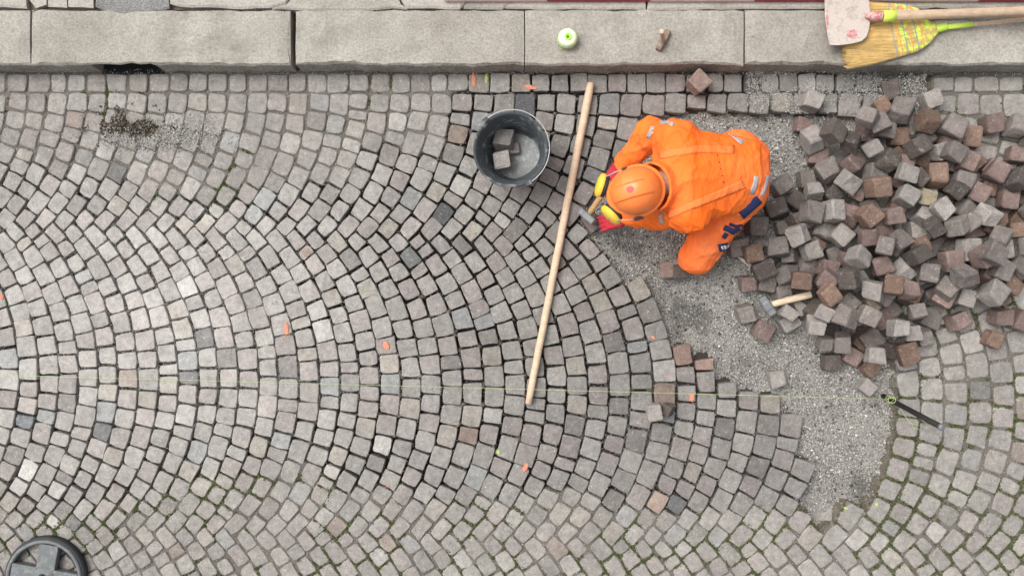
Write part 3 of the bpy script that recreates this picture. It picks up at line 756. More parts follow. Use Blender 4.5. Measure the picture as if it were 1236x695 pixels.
# ------------------------------------------------------------------ loose stones: heap beside the worker and single ones
def loose_mesh(seed):
    r = random.Random(1000 + seed); vid = {}; V = []; F = []; cj = {}
    for c in [(i, j, k) for i in (-1, 1) for j in (-1, 1) for k in (-1, 1)]:
        cj[c] = (r.uniform(-.24, .08), r.uniform(-.24, .08), r.uniform(-.24, .08))
    ax = [r.uniform(.92, 1.1), r.uniform(.88, 1.05), r.uniform(.8, 1.05)]; t = [-1, -.80, .80, 1]
    def vert(i, j, k):
        key = (i, j, k)
        if key in vid: return vid[key]
        p = np.array([t[i], t[j], t[k]], float); off = np.zeros(3)
        for c, o in cj.items():
            w = 1
            for a in range(3): w *= (1 + c[a] * p[a]) / 2
            off += w * np.array(o) * np.array(c)
        ext = sum(1 for a in (i, j, k) if a in (0, 3)); q = p.copy()
        if ext == 2: q = p * np.array([.955 if a in (0, 3) else 1 for a in (i, j, k)])
        if ext == 3: q = p * .91
        if ext == 1: q = p * np.array([1 + r.uniform(-.03, .05) if a in (0, 3) else 1 for a in (i, j, k)])
        q = q + off + np.array([r.uniform(-.04, .04) for _ in range(3)])
        vid[key] = len(V); V.append(tuple(q * np.array(ax) * .05)); return vid[key]
    for a in range(3):
        for s in (0, 3):
            for u in range(3):
                for v in range(3):
                    def g(uu, vv):
                        idx = [0, 0, 0]; idx[a] = s; idx[(a + 1) % 3] = uu; idx[(a + 2) % 3] = vv; return vert(*idx)
                    f = [g(u, v), g(u + 1, v), g(u + 1, v + 1), g(u, v + 1)]
                    if s == 0: f = f[::-1]
                    F.append(tuple(f))
    return V, F
LOOSE = [new_mesh('loose_cobblestone', *loose_mesh(i), M_LOOSE) for i in range(24)]
LC = {'l': (0.285, 0.262, 0.245), 'g': (0.182, 0.160, 0.148), 'd': (0.098, 0.082, 0.074), 'r': (0.200, 0.145, 0.130), 'o': (0.180, 0.120, 0.092), 'y': (0.27, 0.235, 0.165), 'R': (0.24, 0.175, 0.15)}
LN = {'l': 'light grey', 'g': 'grey', 'd': 'dark grey', 'r': 'reddish', 'o': 'rusty brown', 'y': 'yellowish', 'R': 'reddish'}
def loose(x, y, z, q, c, v, sm, label, group=None, f=None):
    o = bpy.data.objects.new('loose_cobblestone', LOOSE[v]); C.objects.link(o)
    o.location = (x, y, z); o.rotation_mode = 'QUATERNION'; o.rotation_quaternion = q; o.scale = (sm, sm, sm)
    f = f or R.uniform(0.82, 1.18); o.color = (*(np.array(LC[c]) * f), 1)
    tag(o, label, 'cobblestone', group); return o
PILE = [
(1.5556, -0.0391, 0.0026, 0.573, 0.657, 0.419, 0.252, 'd', 6, 0.952, 0.81, '@blackish grey cobblestone in the bottom far left of the heap'),
(1.7103, 0.176, -0.0104, 0.739, -0.099, 0.651, 0.143, 'g', 15, 0.983, 1.095, '@ashen grey cobblestone in the lower left of the heap'),
(1.7014, 0.0474, 0.0504, 0.365, -0.451, 0.641, 0.502, 'd', 5, 1.081, 1.071, '@dark grey cobblestone in the lower left of the heap, leftmost'),
(1.6477, -0.0228, 0.0894, 0.864, 0.122, 0.217, 0.437, 'o', 4, 0.902, 1.157, '@tan brown cobblestone in the lower left of the heap, second from left'),
(1.8891, 0.8259, -0.0122, 0.743, 0.024, -0.026, 0.668, 'r', 14, 1.085, 0.835, '@deep reddish cobblestone in the top middle of the heap'),
(1.8429, 0.4349, -0.0177, 0.701, 0.701, 0.09, 0.098, 'g', 6, 0.851, 0.887, '@slate grey cobblestone in the central left of the heap'),
(1.8346, 0.3045, 0.0438, 0.505, -0.357, 0.589, 0.52, 'g', 4, 0.958, 1.002, '@mid grey cobblestone in the central left of the heap, second from left'),
(1.849, -0.1511, -0.0116, 0.614, -0.338, 0.65, 0.295, 'r', 10, 0.946, 0.88, '@deep reddish cobblestone in the bottom left of the heap'),
(1.9444, 0.8238, 0.0648, 0.746, 0.108, 0.054, 0.655, 'g', 11, 0.973, 1.06, '@mid grey cobblestone in the top middle of the heap, second from left'),
(1.8864, 0.3042, 0.1164, 0.977, -0.061, 0.139, 0.151, 'r', 2, 1.069, 1.018, '@reddish cobblestone in the central middle of the heap, leftmost'),
(1.9677, 0.208, -0.0183, -0.021, 0.969, 0.244, 0.003, 'd', 7, 0.975, 0.888, '@blackish grey cobblestone in the lower middle of the heap, leftmost'),
(1.9783, 0.0607, -0.0016, 0.729, -0.194, 0.625, 0.201, 'g', 7, 1.063, 1.036, '@mid grey cobblestone in the lower middle of the heap, leftmost'),
(2.0089, -0.119, -0.0172, 0.923, -0.034, -0.034, 0.381, 'g', 22, 0.975, 1.124, '@ashen grey cobblestone in the bottom middle of the heap, second from left'),
(2.0299, 0.678, -0.0046, 0.683, 0.654, 0.239, 0.221, 'o', 13, 1.09, 0.803, '@dark brown cobblestone in the upper middle of the heap'),
(2.0428, 0.4588, 0.0376, 0.558, 0.512, 0.38, 0.531, 'g', 16, 0.969, 1.122, '@ashen grey cobblestone in the central middle of the heap'),
(2.0653, 0.0807, 0.0476, 0.898, 0.235, -0.25, 0.276, 'g', 17, 0.928, 1.079, '@ashen grey cobblestone in the lower middle of the heap'),
(2.1646, 0.787, 0.0453, 0.935, 0.022, -0.052, 0.35, 'd', 12, 0.939, 0.936, '@dark grey cobblestone in the top right of the heap'),
(2.1487, 0.674, 0.043, 0.593, -0.38, 0.582, 0.406, 'o', 12, 0.931, 0.862, '@dark brown cobblestone in the upper right of the heap'),
(2.1813, 0.535, 0.0473, 0.861, 0.022, -0.012, 0.507, 'g', 6, 0.963, 1.183, '@ashen grey cobblestone in the upper right of the heap, leftmost'),
(2.2131, 0.2128, 0.0403, 0.985, 0.049, 0.045, 0.161, 'g', 16, 0.984, 0.935, '@mid grey cobblestone in the lower right of the heap'),
(2.1318, 0.0779, 0.1085, 0.028, 0.932, 0.22, 0.286, 'g', 10, 1.01, 0.837, '@slate grey cobblestone in the lower right of the heap, leftmost'),
(2.2144, -0.0367, 0.0413, 0.009, 0.976, 0.219, 0.008, 'g', 16, 1.001, 0.839, '@slate grey cobblestone in the bottom right of the heap, second from left'),
(2.2961, 0.7765, 0.0513, 0.624, -0.346, 0.56, 0.421, 'r', 1, 1.045, 1.139, '@pale reddish cobblestone in the top right of the heap'),
(2.3005, 0.6489, 0.0411, 0.761, 0.003, -0.012, 0.648, 'g', 23, 0.902, 1.041, '@mid grey cobblestone in the upper right of the heap'),
(2.3337, 0.5267, 0.0462, 0.615, 0.69, 0.288, 0.249, 'o', 16, 1.038, 1.123, '@tan brown cobblestone in the upper right of the heap, second from left'),
(2.2818, 0.2037, 0.1025, -0.15, 0.897, 0.365, -0.201, 'd', 16, 0.93, 1.092, '@dark grey cobblestone in the lower right of the heap'),
(2.4022, 0.7888, 0.0487, 0.563, 0.474, 0.45, 0.507, 'o', 16, 1.057, 1.189, '@tan brown cobblestone in the top right of the heap'),
(2.4161, 0.6573, 0.0462, 0.664, 0.662, 0.237, 0.254, 'o', 23, 0.963, 0.951, '@rusty brown cobblestone in the upper right of the heap'),
(2.3905, 0.2989, 0.0537, 0.98, 0.006, 0.063, 0.186, 'r', 6, 0.971, 1.021, '@reddish cobblestone in the central right of the heap'),
(2.4301, 0.0917, 0.0446, 0.027, 0.997, 0.035, 0.056, 'd', 11, 1.055, 1.132, '@dark grey cobblestone in the lower far right of the heap'),
(2.5184, 0.6232, 0.0486, 0.024, 0.89, 0.451, 0.065, 'r', 0, 0.892, 1.047, '@reddish cobblestone in the upper far right of the heap, leftmost'),
(2.4979, 0.5202, 0.0375, 0.004, 0.801, 0.599, 0.003, 'o', 13, 0.875, 1.145, '@tan brown cobblestone in the upper far right of the heap'),
(2.4825, 0.4302, 0.0415, 0.494, -0.47, 0.564, 0.466, 'g', 21, 0.88, 1.031, '@mid grey cobblestone in the central far right of the heap, leftmost'),
(2.4687, 0.0776, 0.1236, 0.02, 0.857, 0.513, -0.049, 'r', 8, 1.099, 0.818, '@deep reddish cobblestone in the lower far right of the heap'),
(2.5573, -0.0339, 0.041, 0.013, 0.86, 0.507, 0.056, 'o', 4, 1.007, 0.891, '@dark brown cobblestone in the bottom far right of the heap'),
(2.6827, 0.4618, 0.0519, 0.614, -0.324, 0.639, 0.333, 'd', 0, 1.03, 0.916, '@blackish grey cobblestone in the central far right of the heap'),
(2.6661, 0.3439, 0.0404, 0.008, 0.889, 0.458, -0.007, 'o', 4, 1.095, 0.832, '@dark brown cobblestone in the central far right of the heap'),
(2.6534, 0.1746, 0.0955, 0.784, 0.111, 0.173, 0.585, 'g', 15, 0.957, 0.893, '@slate grey cobblestone in the lower far right of the heap, third from left'),
(2.5969, 0.0998, 0.146, 0.917, -0.144, 0.084, 0.363, 'g', 10, 0.996, 0.84, '@slate grey cobblestone in the lower far right of the heap, second from left'),
(1.3308, -0.2269, -0.0102, 0.003, 0.862, 0.508, 0.01, 'r', 2, 1.0, 0.911, 'reddish cobblestone on the gravel below the short handled hammer'),
(1.892, -0.5283, -0.0237, 0.007, 0.898, 0.439, -0.013, 'l', 11, 0.858, 1.054, 'light grey cobblestone just above the string beside the stake'),
(1.4147, -0.4827, -0.0207, 0.0, 0.996, 0.089, 0.005, 'l', 8, 0.986, 0.946, 'single pale cobblestone on the gravel just above the string'),
(2.0801, -0.0405, 0.0672, 0.846, -0.232, -0.043, 0.478, 'o', 19, 1.068, 0.948, '@rusty brown cobblestone in the bottom middle of the heap'),
(2.2696, 0.3052, 0.0992, 0.592, -0.118, 0.747, 0.279, 'o', 16, 0.9, 0.884, '@dark brown cobblestone in the central right of the heap'),
(1.3591, 0.0331, -0.0161, 0.0, 0.75, 0.661, -0.014, 'g', 18, 1.063, 0.907, '@slate grey cobblestone in the lower far left of the heap, leftmost'),
(2.2219, -0.0448, 0.1253, 0.866, -0.106, -0.07, 0.484, 'r', 15, 1.042, 1.175, '@pale reddish cobblestone in the bottom right of the heap, leftmost'),
(1.8822, 0.8442, 0.1439, 0.051, 0.961, 0.163, 0.219, 'g', 19, 1.044, 1.059, '@mid grey cobblestone in the top middle of the heap, leftmost'),
(2.417, 0.4806, 0.1134, 0.198, 0.848, 0.465, 0.157, 'r', 14, 0.986, 1.044, '@reddish cobblestone in the central far right of the heap'),
(1.5658, 0.58, -0.0141, 0.682, 0.729, 0.038, 0.049, 'g', 21, 0.931, 0.868, '@slate grey cobblestone in the upper far left of the heap'),
(2.3372, -0.0491, 0.1174, 0.008, 0.802, 0.597, -0.011, 'l', 0, 0.892, 1.092, '@chalky light grey cobblestone in the bottom right of the heap'),
(1.9879, -0.3284, -0.0087, 0.815, 0.002, 0.002, 0.58, 'd', 20, 1.036, 0.865, '@blackish grey cobblestone in the bottom middle of the heap'),
(2.724, 0.7711, 0.049, 0.576, 0.578, 0.401, 0.416, 'g', 14, 0.994, 0.952, '@mid grey cobblestone in the top far right of the heap'),
(2.1224, 0.2973, 0.0529, 0.722, 0.692, 0.018, -0.007, 'l', 0, 1.006, 1.196, '@chalky light grey cobblestone in the central middle of the heap'),
(2.2019, 0.99, 0.0422, 0.981, -0.005, -0.01, 0.194, 'l', 5, 0.999, 1.056, 'light grey cobblestone at the top of the heap near the kerb'),
(1.4334, 0.5403, -0.0141, 0.666, -0.209, 0.684, 0.213, 'g', 12, 0.968, 1.023, '@mid grey cobblestone in the upper far left of the heap'),
(1.5528, 0.1145, 0.0279, 0.517, 0.649, 0.419, 0.369, 'g', 8, 1.079, 1.074, '@ashen grey cobblestone in the lower far left of the heap, second from left'),
(1.9996, 0.0824, 0.1338, -0.369, 0.82, 0.429, 0.089, 'l', 6, 0.964, 1.137, '@chalky light grey cobblestone in the lower middle of the heap'),
(2.0532, 0.805, -0.0135, 0.999, 0.035, -0.004, 0.002, 'o', 22, 1.007, 1.11, '@tan brown cobblestone in the top middle of the heap, second from left'),
(1.4415, 0.0667, 0.0588, 0.144, 0.951, 0.053, -0.268, 'g', 0, 0.975, 0.892, '@slate grey cobblestone in the lower far left of the heap, third from left'),
(1.8986, 0.592, 0.0635, 0.551, 0.557, 0.522, 0.337, 'g', 21, 1.086, 0.926, '@slate grey cobblestone in the upper middle of the heap'),
(1.857, -0.2809, -0.016, -0.026, 0.884, 0.466, 0.003, 'o', 16, 0.931, 0.907, '@dark brown cobblestone in the bottom left of the heap'),
(1.8049, 0.4962, 0.0655, 0.057, 0.834, 0.524, 0.166, 'r', 11, 0.859, 0.884, '@deep reddish cobblestone in the upper left of the heap, third from left'),
(1.8037, -0.3622, -0.0114, 0.866, 0.019, 0.005, 0.5, 'r', 1, 0.956, 1.177, '@pale reddish cobblestone in the bottom left of the heap'),
(2.3224, 0.1953, 0.1715, -0.058, 0.988, 0.025, -0.141, 'l', 4, 1.065, 1.151, '@chalky light grey cobblestone in the lower right of the heap'),
(2.1226, 0.3648, 0.1294, 0.608, -0.401, 0.658, 0.194, 'l', 11, 0.982, 0.926, '@dull light grey cobblestone in the central right of the heap'),
(2.3415, 0.3991, 0.1062, -0.122, 0.883, 0.45, -0.048, 'g', 2, 0.97, 1.062, '@mid grey cobblestone in the central right of the heap'),
(1.9378, -0.1581, 0.0489, 0.51, -0.213, 0.816, 0.171, 'r', 3, 1.044, 0.958, '@reddish cobblestone in the bottom middle of the heap'),
(2.0238, -0.0144, 0.1599, 0.157, 0.739, 0.638, -0.149, 'r', 3, 0.933, 1.166, '@pale reddish cobblestone in the lower middle of the heap'),
(0.8425, 0.0992, -0.0144, 0.999, -0.002, -0.03, 0.025, 'R', 18, 1.031, 0.984, 'reddish brown cobblestone on the gravel beside the knee of the worker'),
(1.6294, 0.698, -0.0075, 0.606, 0.492, 0.42, 0.464, 'r', 0, 0.972, 0.906, '@deep reddish cobblestone in the upper left of the heap, leftmost'),
(1.6894, 0.4894, 0.0414, 0.0, 0.922, 0.386, -0.001, 'd', 8, 0.973, 0.899, '@blackish grey cobblestone in the central left of the heap'),
(2.217, 0.7047, 0.1012, -0.017, 0.976, 0.167, -0.139, 'l', 8, 0.925, 1.025, '@light grey cobblestone in the upper right of the heap'),
(2.5177, 0.1978, 0.1237, 0.998, 0.006, -0.002, 0.064, 'l', 19, 1.059, 0.905, '@dull light grey cobblestone in the lower far right of the heap, second from left'),
(1.5946, -0.1212, 0.0695, 0.909, 0.151, 0.084, 0.38, 'd', 14, 1.071, 1.034, '@dark grey cobblestone in the bottom left of the heap'),
(1.888, -0.0648, 0.0734, 0.917, 0.003, -0.006, 0.398, 'y', 6, 0.941, 1.159, '@yellowish cobblestone in the bottom middle of the heap'),
(1.659, 0.6119, 0.0595, 0.217, 0.937, 0.208, 0.176, 'g', 5, 1.081, 0.96, '@mid grey cobblestone in the upper left of the heap'),
(1.781, 0.6531, 0.0576, 0.895, -0.121, 0.288, 0.317, 'r', 16, 1.067, 0.888, '@deep reddish cobblestone in the upper left of the heap, second from left'),
(1.98, -0.2039, 0.1391, 0.661, 0.018, 0.749, 0.032, 'l', 23, 0.97, 1.199, '@chalky light grey cobblestone in the bottom middle of the heap'),
(2.0288, 0.5678, -0.0013, 0.545, -0.383, 0.593, 0.453, 'r', 23, 0.971, 1.004, '@reddish cobblestone in the upper middle of the heap'),
(2.1131, 0.0771, 0.1989, 0.744, -0.202, -0.151, 0.619, 'g', 5, 0.989, 0.836, '@slate grey cobblestone in the lower right of the heap, second from left'),
(1.6305, 0.1006, 0.1116, -0.026, 0.795, 0.606, -0.001, 'r', 19, 0.958, 0.819, '@deep reddish cobblestone in the lower left of the heap, leftmost'),
(1.7604, 0.151, 0.0823, 0.451, -0.283, 0.528, 0.662, 'r', 8, 1.074, 0.844, '@deep reddish cobblestone in the lower left of the heap, second from left'),
(2.3528, 0.6512, 0.1201, 0.044, 0.832, 0.552, 0.027, 'r', 18, 0.991, 1.051, '@reddish cobblestone in the upper right of the heap'),
(2.0359, 0.6446, 0.0811, 0.566, -0.415, 0.579, 0.415, 'r', 22, 0.913, 1.117, '@pale reddish cobblestone in the upper middle of the heap'),
(1.8692, 0.4171, 0.0807, 0.807, -0.145, 0.554, 0.142, 'd', 6, 0.971, 0.969, '@dark grey cobblestone in the central middle of the heap'),
(2.0989, 0.2073, 0.1342, 0.714, 0.636, -0.042, 0.289, 'o', 19, 1.076, 0.825, '@dark brown cobblestone in the lower right of the heap'),
(1.5978, 0.0401, 0.1791, -0.076, 0.871, 0.463, 0.145, 'r', 23, 0.997, 0.953, '@reddish cobblestone in the lower left of the heap'),
(2.0031, 1.0482, -0.0105, 0.697, 0.705, 0.071, 0.11, 'd', 12, 0.994, 1.198, '@dark grey cobblestone in the top middle of the heap'),
(1.7629, 0.0402, 0.1446, 0.933, 0.187, 0.039, 0.304, 'g', 23, 0.978, 1.012, '@mid grey cobblestone in the lower left of the heap'),
(2.606, 0.2977, 0.1215, 0.696, 0.706, -0.047, 0.124, 'o', 7, 0.996, 1.188, '@tan brown cobblestone in the central far right of the heap'),
(1.9434, 0.9564, 0.0367, 0.033, 0.958, 0.286, 0.001, 'o', 17, 0.847, 1.144, '@tan brown cobblestone in the top middle of the heap, leftmost'),
(2.2497, 0.6888, 0.1754, 0.853, 0.044, 0.005, 0.519, 'g', 22, 0.95, 0.805, '@slate grey cobblestone in the upper right of the heap'),
(2.5765, 0.464, 0.0812, 0.505, 0.504, 0.469, 0.521, 'r', 16, 1.03, 1.088, '@pale reddish cobblestone in the central far right of the heap'),
(2.225, 0.1377, 0.1917, 0.704, -0.042, 0.708, 0.045, 'r', 10, 1.01, 1.073, '@pale reddish cobblestone in the lower right of the heap, leftmost'),
(1.3998, 0.4195, 0.0017, 0.067, 0.978, 0.142, 0.14, 'd', 6, 1.06, 0.907, '@blackish grey cobblestone in the central far left of the heap'),
(1.8058, -0.1506, 0.0703, 0.701, -0.313, 0.588, 0.255, 'g', 19, 0.871, 1.056, '@mid grey cobblestone in the bottom left of the heap, third from left'),
(2.1263, 0.3065, 0.2101, -0.229, 0.894, 0.365, 0.125, 'd', 12, 0.88, 0.845, '@blackish grey cobblestone in the central right of the heap'),
(2.4957, 0.3385, 0.11, 0.745, -0.307, 0.301, 0.509, 'o', 1, 1.014, 0.974, '@rusty brown cobblestone in the central far right of the heap'),
(1.2545, 0.0243, -0.0205, 0.999, 0.014, 0.006, 0.03, 'r', 9, 0.868, 0.981, 'reddish cobblestone at the left tip of the heap above the hammer'),
(2.1862, 0.5808, 0.1313, 0.137, 0.713, 0.687, -0.009, 'o', 16, 1.093, 1.182, '@tan brown cobblestone in the upper right of the heap, leftmost'),
(2.6401, 0.8425, 0.0539, 0.786, -0.128, 0.14, 0.588, 'g', 9, 0.986, 1.15, '@ashen grey cobblestone in the top far right of the heap'),
(1.8983, -0.04, 0.1553, 0.903, -0.005, -0.013, 0.429, 'g', 3, 0.934, 0.905, '@slate grey cobblestone in the bottom middle of the heap'),
(1.6034, 0.2158, -0.0013, 0.62, -0.34, 0.607, 0.363, 'o', 23, 1.039, 1.0, '@rusty brown cobblestone in the lower left of the heap'),
(2.1877, -0.1603, 0.0448, -0.06, 0.829, 0.556, -0.002, 'g', 9, 0.995, 0.871, '@slate grey cobblestone in the bottom right of the heap, leftmost'),
(1.8019, 0.8657, 0.1977, 0.26, 0.836, 0.477, 0.08, 'g', 8, 0.987, 1.165, '@ashen grey cobblestone in the top middle of the heap'),
(1.8741, -0.2648, 0.0744, 0.054, 0.944, 0.317, 0.075, 'd', 0, 1.021, 1.148, '@dark grey cobblestone in the bottom middle of the heap'),
(1.3627, 0.1598, -0.0127, 0.836, -0.015, -0.021, 0.548, 'd', 23, 1.0, 0.919, '@blackish grey cobblestone in the lower far left of the heap, second from left'),
(2.1658, -0.2656, 0.0423, 0.991, -0.102, -0.049, 0.078, 'g', 19, 0.853, 1.044, '@mid grey cobblestone in the bottom right of the heap'),
(1.809, 0.2608, 0.1728, -0.12, 0.989, 0.074, -0.039, 'r', 2, 0.855, 0.861, '@deep reddish cobblestone in the central middle of the heap'),
(2.3428, 0.0592, 0.128, 0.993, 0.05, 0.037, 0.101, 'r', 12, 0.959, 1.105, '@pale reddish cobblestone in the lower right of the heap, second from left'),
(1.5503, 0.8601, -0.0173, 0.541, 0.582, 0.423, 0.436, 'r', 12, 0.868, 1.016, 'reddish cobblestone at the upper left foot of the heap'),
(2.0801, -0.1187, 0.1432, 0.775, 0.614, -0.041, 0.146, 'g', 22, 0.88, 1.111, '@ashen grey cobblestone in the bottom middle of the heap, third from left'),
(2.0777, 0.7202, 0.1516, 0.954, -0.164, 0.141, 0.205, 'd', 19, 1.064, 1.012, '@dark grey cobblestone in the upper middle of the heap, second from left'),
(1.7564, 0.7508, 0.1012, 0.53, -0.561, 0.631, 0.083, 'd', 23, 0.967, 0.8, '@blackish grey cobblestone in the top left of the heap'),
(1.4711, -0.186, -0.0131, 0.955, -0.024, -0.027, 0.294, 'l', 23, 0.989, 0.93, 'light grey cobblestone on the gravel right of the hammer head'),
(1.3007, 0.3291, -0.0058, 0.999, 0.036, -0.001, 0.024, 'g', 0, 1.035, 0.808, '@slate grey cobblestone in the central far left of the heap, leftmost'),
(2.1179, 0.4663, 0.1481, 0.767, 0.086, -0.068, 0.632, 'y', 19, 0.89, 1.172, '@yellowish cobblestone in the central right of the heap'),
(1.204, 0.2139, -0.0138, -0.037, 0.995, 0.088, -0.003, 'g', 14, 1.026, 1.151, '@ashen grey cobblestone in the lower far left of the heap, leftmost'),
(2.2673, 0.8275, 0.1399, 0.014, 0.867, 0.492, 0.082, 'g', 9, 1.088, 1.133, '@ashen grey cobblestone in the top right of the heap'),
(1.5724, 0.7762, 0.0566, 0.708, -0.346, 0.608, -0.094, 'l', 10, 1.025, 0.923, '@dull light grey cobblestone in the top left of the heap'),
(2.0646, -0.3434, 0.0731, -0.008, 0.984, 0.169, 0.06, 'o', 4, 1.075, 0.823, '@dark brown cobblestone in the bottom middle of the heap'),
(2.2063, -0.0005, 0.1974, 0.213, 0.898, 0.375, 0.089, 'g', 15, 0.995, 1.151, '@ashen grey cobblestone in the lower right of the heap'),
(2.3381, -0.1687, 0.0512, 0.73, 0.653, 0.17, 0.108, 'r', 22, 1.005, 1.179, '@pale reddish cobblestone in the bottom right of the heap, second from left'),
(1.9882, 0.4148, 0.1035, 0.844, 0.038, -0.047, 0.533, 'o', 16, 1.002, 0.834, '@dark brown cobblestone in the central middle of the heap'),
(1.6424, 0.3047, 0.0381, -0.153, 0.821, 0.529, -0.152, 'l', 8, 0.976, 0.994, '@light grey cobblestone in the central left of the heap, leftmost'),
(1.6941, -0.2187, -0.0157, 0.979, 0.016, -0.008, 0.205, 'd', 14, 0.934, 0.828, '@blackish grey cobblestone in the bottom left of the heap'),
(1.649, 0.7998, 0.138, -0.068, 0.836, 0.481, -0.255, 'd', 2, 1.028, 1.104, '@dark grey cobblestone in the top left of the heap'),
(2.0783, 0.5623, 0.1513, 0.935, -0.005, -0.008, 0.355, 'd', 19, 0.876, 1.106, '@dark grey cobblestone in the upper middle of the heap, third from left'),
(1.4485, 0.3246, -0.0194, 0.701, 0.695, 0.127, 0.099, 'g', 16, 0.882, 0.851, '@slate grey cobblestone in the central far left of the heap, second from left'),
(2.5548, 0.0085, 0.1433, 0.036, 0.875, 0.483, -0.026, 'o', 3, 0.928, 0.99, '@rusty brown cobblestone in the lower far right of the heap'),
(1.7457, 0.3718, 0.0855, 0.418, -0.556, 0.694, 0.185, 'r', 15, 1.058, 1.02, '@reddish cobblestone in the central left of the heap'),
(2.6763, -0.176, 0.0489, -0.057, 0.826, 0.558, 0.052, 'r', 6, 1.078, 0.906, '@deep reddish cobblestone in the bottom far right of the heap'),
(1.5611, -0.1882, 0.1355, 0.666, -0.383, 0.335, 0.545, 'l', 13, 0.882, 1.149, '@chalky light grey cobblestone in the bottom left of the heap'),
(1.4451, -0.1331, 0.0671, 0.669, -0.334, 0.589, 0.307, 'l', 11, 0.863, 0.969, '@light grey cobblestone in the bottom far left of the heap'),
(1.9617, 0.2322, 0.1752, 0.924, -0.258, 0.112, 0.26, 'g', 22, 1.078, 0.885, '@slate grey cobblestone in the central middle of the heap'),
(2.6511, 0.6937, 0.0506, 0.594, -0.48, 0.5, 0.408, 'r', 11, 1.041, 1.016, '@reddish cobblestone in the upper far right of the heap, second from left'),
(2.3228, 0.5561, 0.1256, 0.811, -0.032, 0.002, 0.585, 'g', 4, 0.95, 1.092, '@ashen grey cobblestone in the upper right of the heap, second from left'),
(1.8819, 0.1137, 0.1644, 0.742, -0.145, 0.644, 0.117, 'r', 19, 1.053, 0.88, '@deep reddish cobblestone in the lower middle of the heap'),
(1.5999, -0.1246, 0.1861, 0.793, -0.445, 0.331, 0.253, 'l', 14, 0.987, 0.925, '@dull light grey cobblestone in the bottom left of the heap'),
(2.4132, 0.3726, 0.1813, 0.598, -0.169, 0.451, 0.641, 'l', 13, 0.976, 1.198, '@chalky light grey cobblestone in the central far right of the heap'),
(1.651, 0.3925, 0.1419, 0.466, 0.54, 0.582, 0.389, 'l', 14, 1.057, 1.06, '@light grey cobblestone in the central left of the heap, second from left'),
(1.9285, 0.3636, 0.1921, 0.002, 0.997, 0.072, 0.001, 'r', 19, 0.943, 0.975, '@reddish cobblestone in the central middle of the heap, second from left'),
(1.5107, 0.4598, -0.0113, 0.903, -0.065, -0.079, 0.418, 'd', 2, 0.87, 1.007, '@dark grey cobblestone in the central far left of the heap, leftmost'),
(2.0053, 0.466, 0.1836, 0.591, -0.374, 0.632, 0.334, 'l', 20, 0.985, 0.848, '@dull light grey cobblestone in the central middle of the heap'),
(2.261, 0.5019, 0.1764, 0.834, 0.164, -0.143, 0.507, 'd', 22, 0.847, 0.89, '@blackish grey cobblestone in the upper right of the heap'),
(2.5669, -0.1519, 0.0471, 0.672, 0.013, 0.737, 0.071, 'r', 21, 0.986, 0.935, 'reddish cobblestone lying on the old paving near the right edge'),
(2.3591, 0.1544, 0.245, 0.964, 0.052, 0.071, 0.251, 'r', 1, 1.024, 1.035, '@reddish cobblestone in the lower far right of the heap'),
(1.4628, 0.1657, 0.0318, 0.668, 0.669, -0.199, 0.259, 'g', 3, 0.912, 0.892, '@slate grey cobblestone in the lower far left of the heap, fourth from left'),
(2.3605, 0.1686, 0.3289, -0.049, 0.842, 0.536, -0.048, 'g', 4, 1.004, 0.888, '@slate grey cobblestone in the lower far right of the heap, leftmost'),
(2.6825, 0.5088, 0.1312, 0.819, 0.009, -0.014, 0.573, 'd', 14, 0.852, 0.828, '@blackish grey cobblestone in the upper far right of the heap, second from left'),
(1.8046, 0.3647, 0.1964, -0.04, 0.935, 0.352, 0.009, 'o', 19, 1.046, 1.052, '@rusty brown cobblestone in the central middle of the heap'),
(1.3871, 0.2159, 0.0766, 0.971, -0.11, -0.213, 0.016, 'g', 9, 1.06, 0.892, '@slate grey cobblestone in the lower far left of the heap, second from left'),
(2.3131, 0.3228, 0.1887, 0.705, -0.333, 0.62, 0.086, 'g', 5, 0.904, 1.162, '@ashen grey cobblestone in the central right of the heap, second from left'),
(1.8681, 0.5145, 0.1578, 0.628, 0.765, 0.141, 0.004, 'o', 0, 1.061, 1.144, '@tan brown cobblestone in the upper middle of the heap'),
(2.1483, 0.8575, 0.1189, 0.333, -0.569, 0.685, 0.309, 'o', 1, 1.009, 0.828, '@dark brown cobblestone in the top right of the heap'),
(2.4903, 0.5955, 0.1317, 0.865, -0.104, -0.128, 0.474, 'r', 9, 1.018, 0.895, '@deep reddish cobblestone in the upper far right of the heap'),
(2.5267, -0.2679, 0.0376, 0.831, 0.017, 0.001, 0.555, 'o', 15, 0.882, 1.068, 'rusty brown cobblestone lying alone on the old paving right of the heap'),
(1.3156, 0.094, 0.0658, 0.986, 0.001, 0.001, 0.168, 'd', 16, 1.063, 0.886, '@blackish grey cobblestone in the lower far left of the heap, leftmost'),
(2.2424, 0.0594, 0.2689, 0.944, 0.293, 0.09, 0.122, 'g', 21, 0.988, 0.853, '@slate grey cobblestone in the lower right of the heap, third from left'),
(1.7299, -0.0924, 0.1175, 0.905, -0.261, -0.072, 0.327, 'g', 9, 1.014, 1.174, '@ashen grey cobblestone in the bottom left of the heap, leftmost'),
(1.9338, 0.6515, 0.135, 0.858, -0.169, 0.2, 0.443, 'd', 9, 0.928, 1.028, '@dark grey cobblestone in the upper middle of the heap, leftmost'),
(1.8714, 0.7274, 0.0765, 0.637, 0.717, 0.098, 0.266, 'l', 2, 0.887, 0.989, '@light grey cobblestone in the upper middle of the heap'),
(1.904, -0.4271, -0.0184, 0.922, 0.018, 0.03, 0.385, 'o', 23, 0.851, 1.114, '@tan brown cobblestone in the bottom middle of the heap'),
(1.5024, 0.3505, 0.0628, 0.612, -0.198, 0.753, 0.144, 'd', 9, 1.047, 1.123, '@dark grey cobblestone in the central far left of the heap, second from left'),
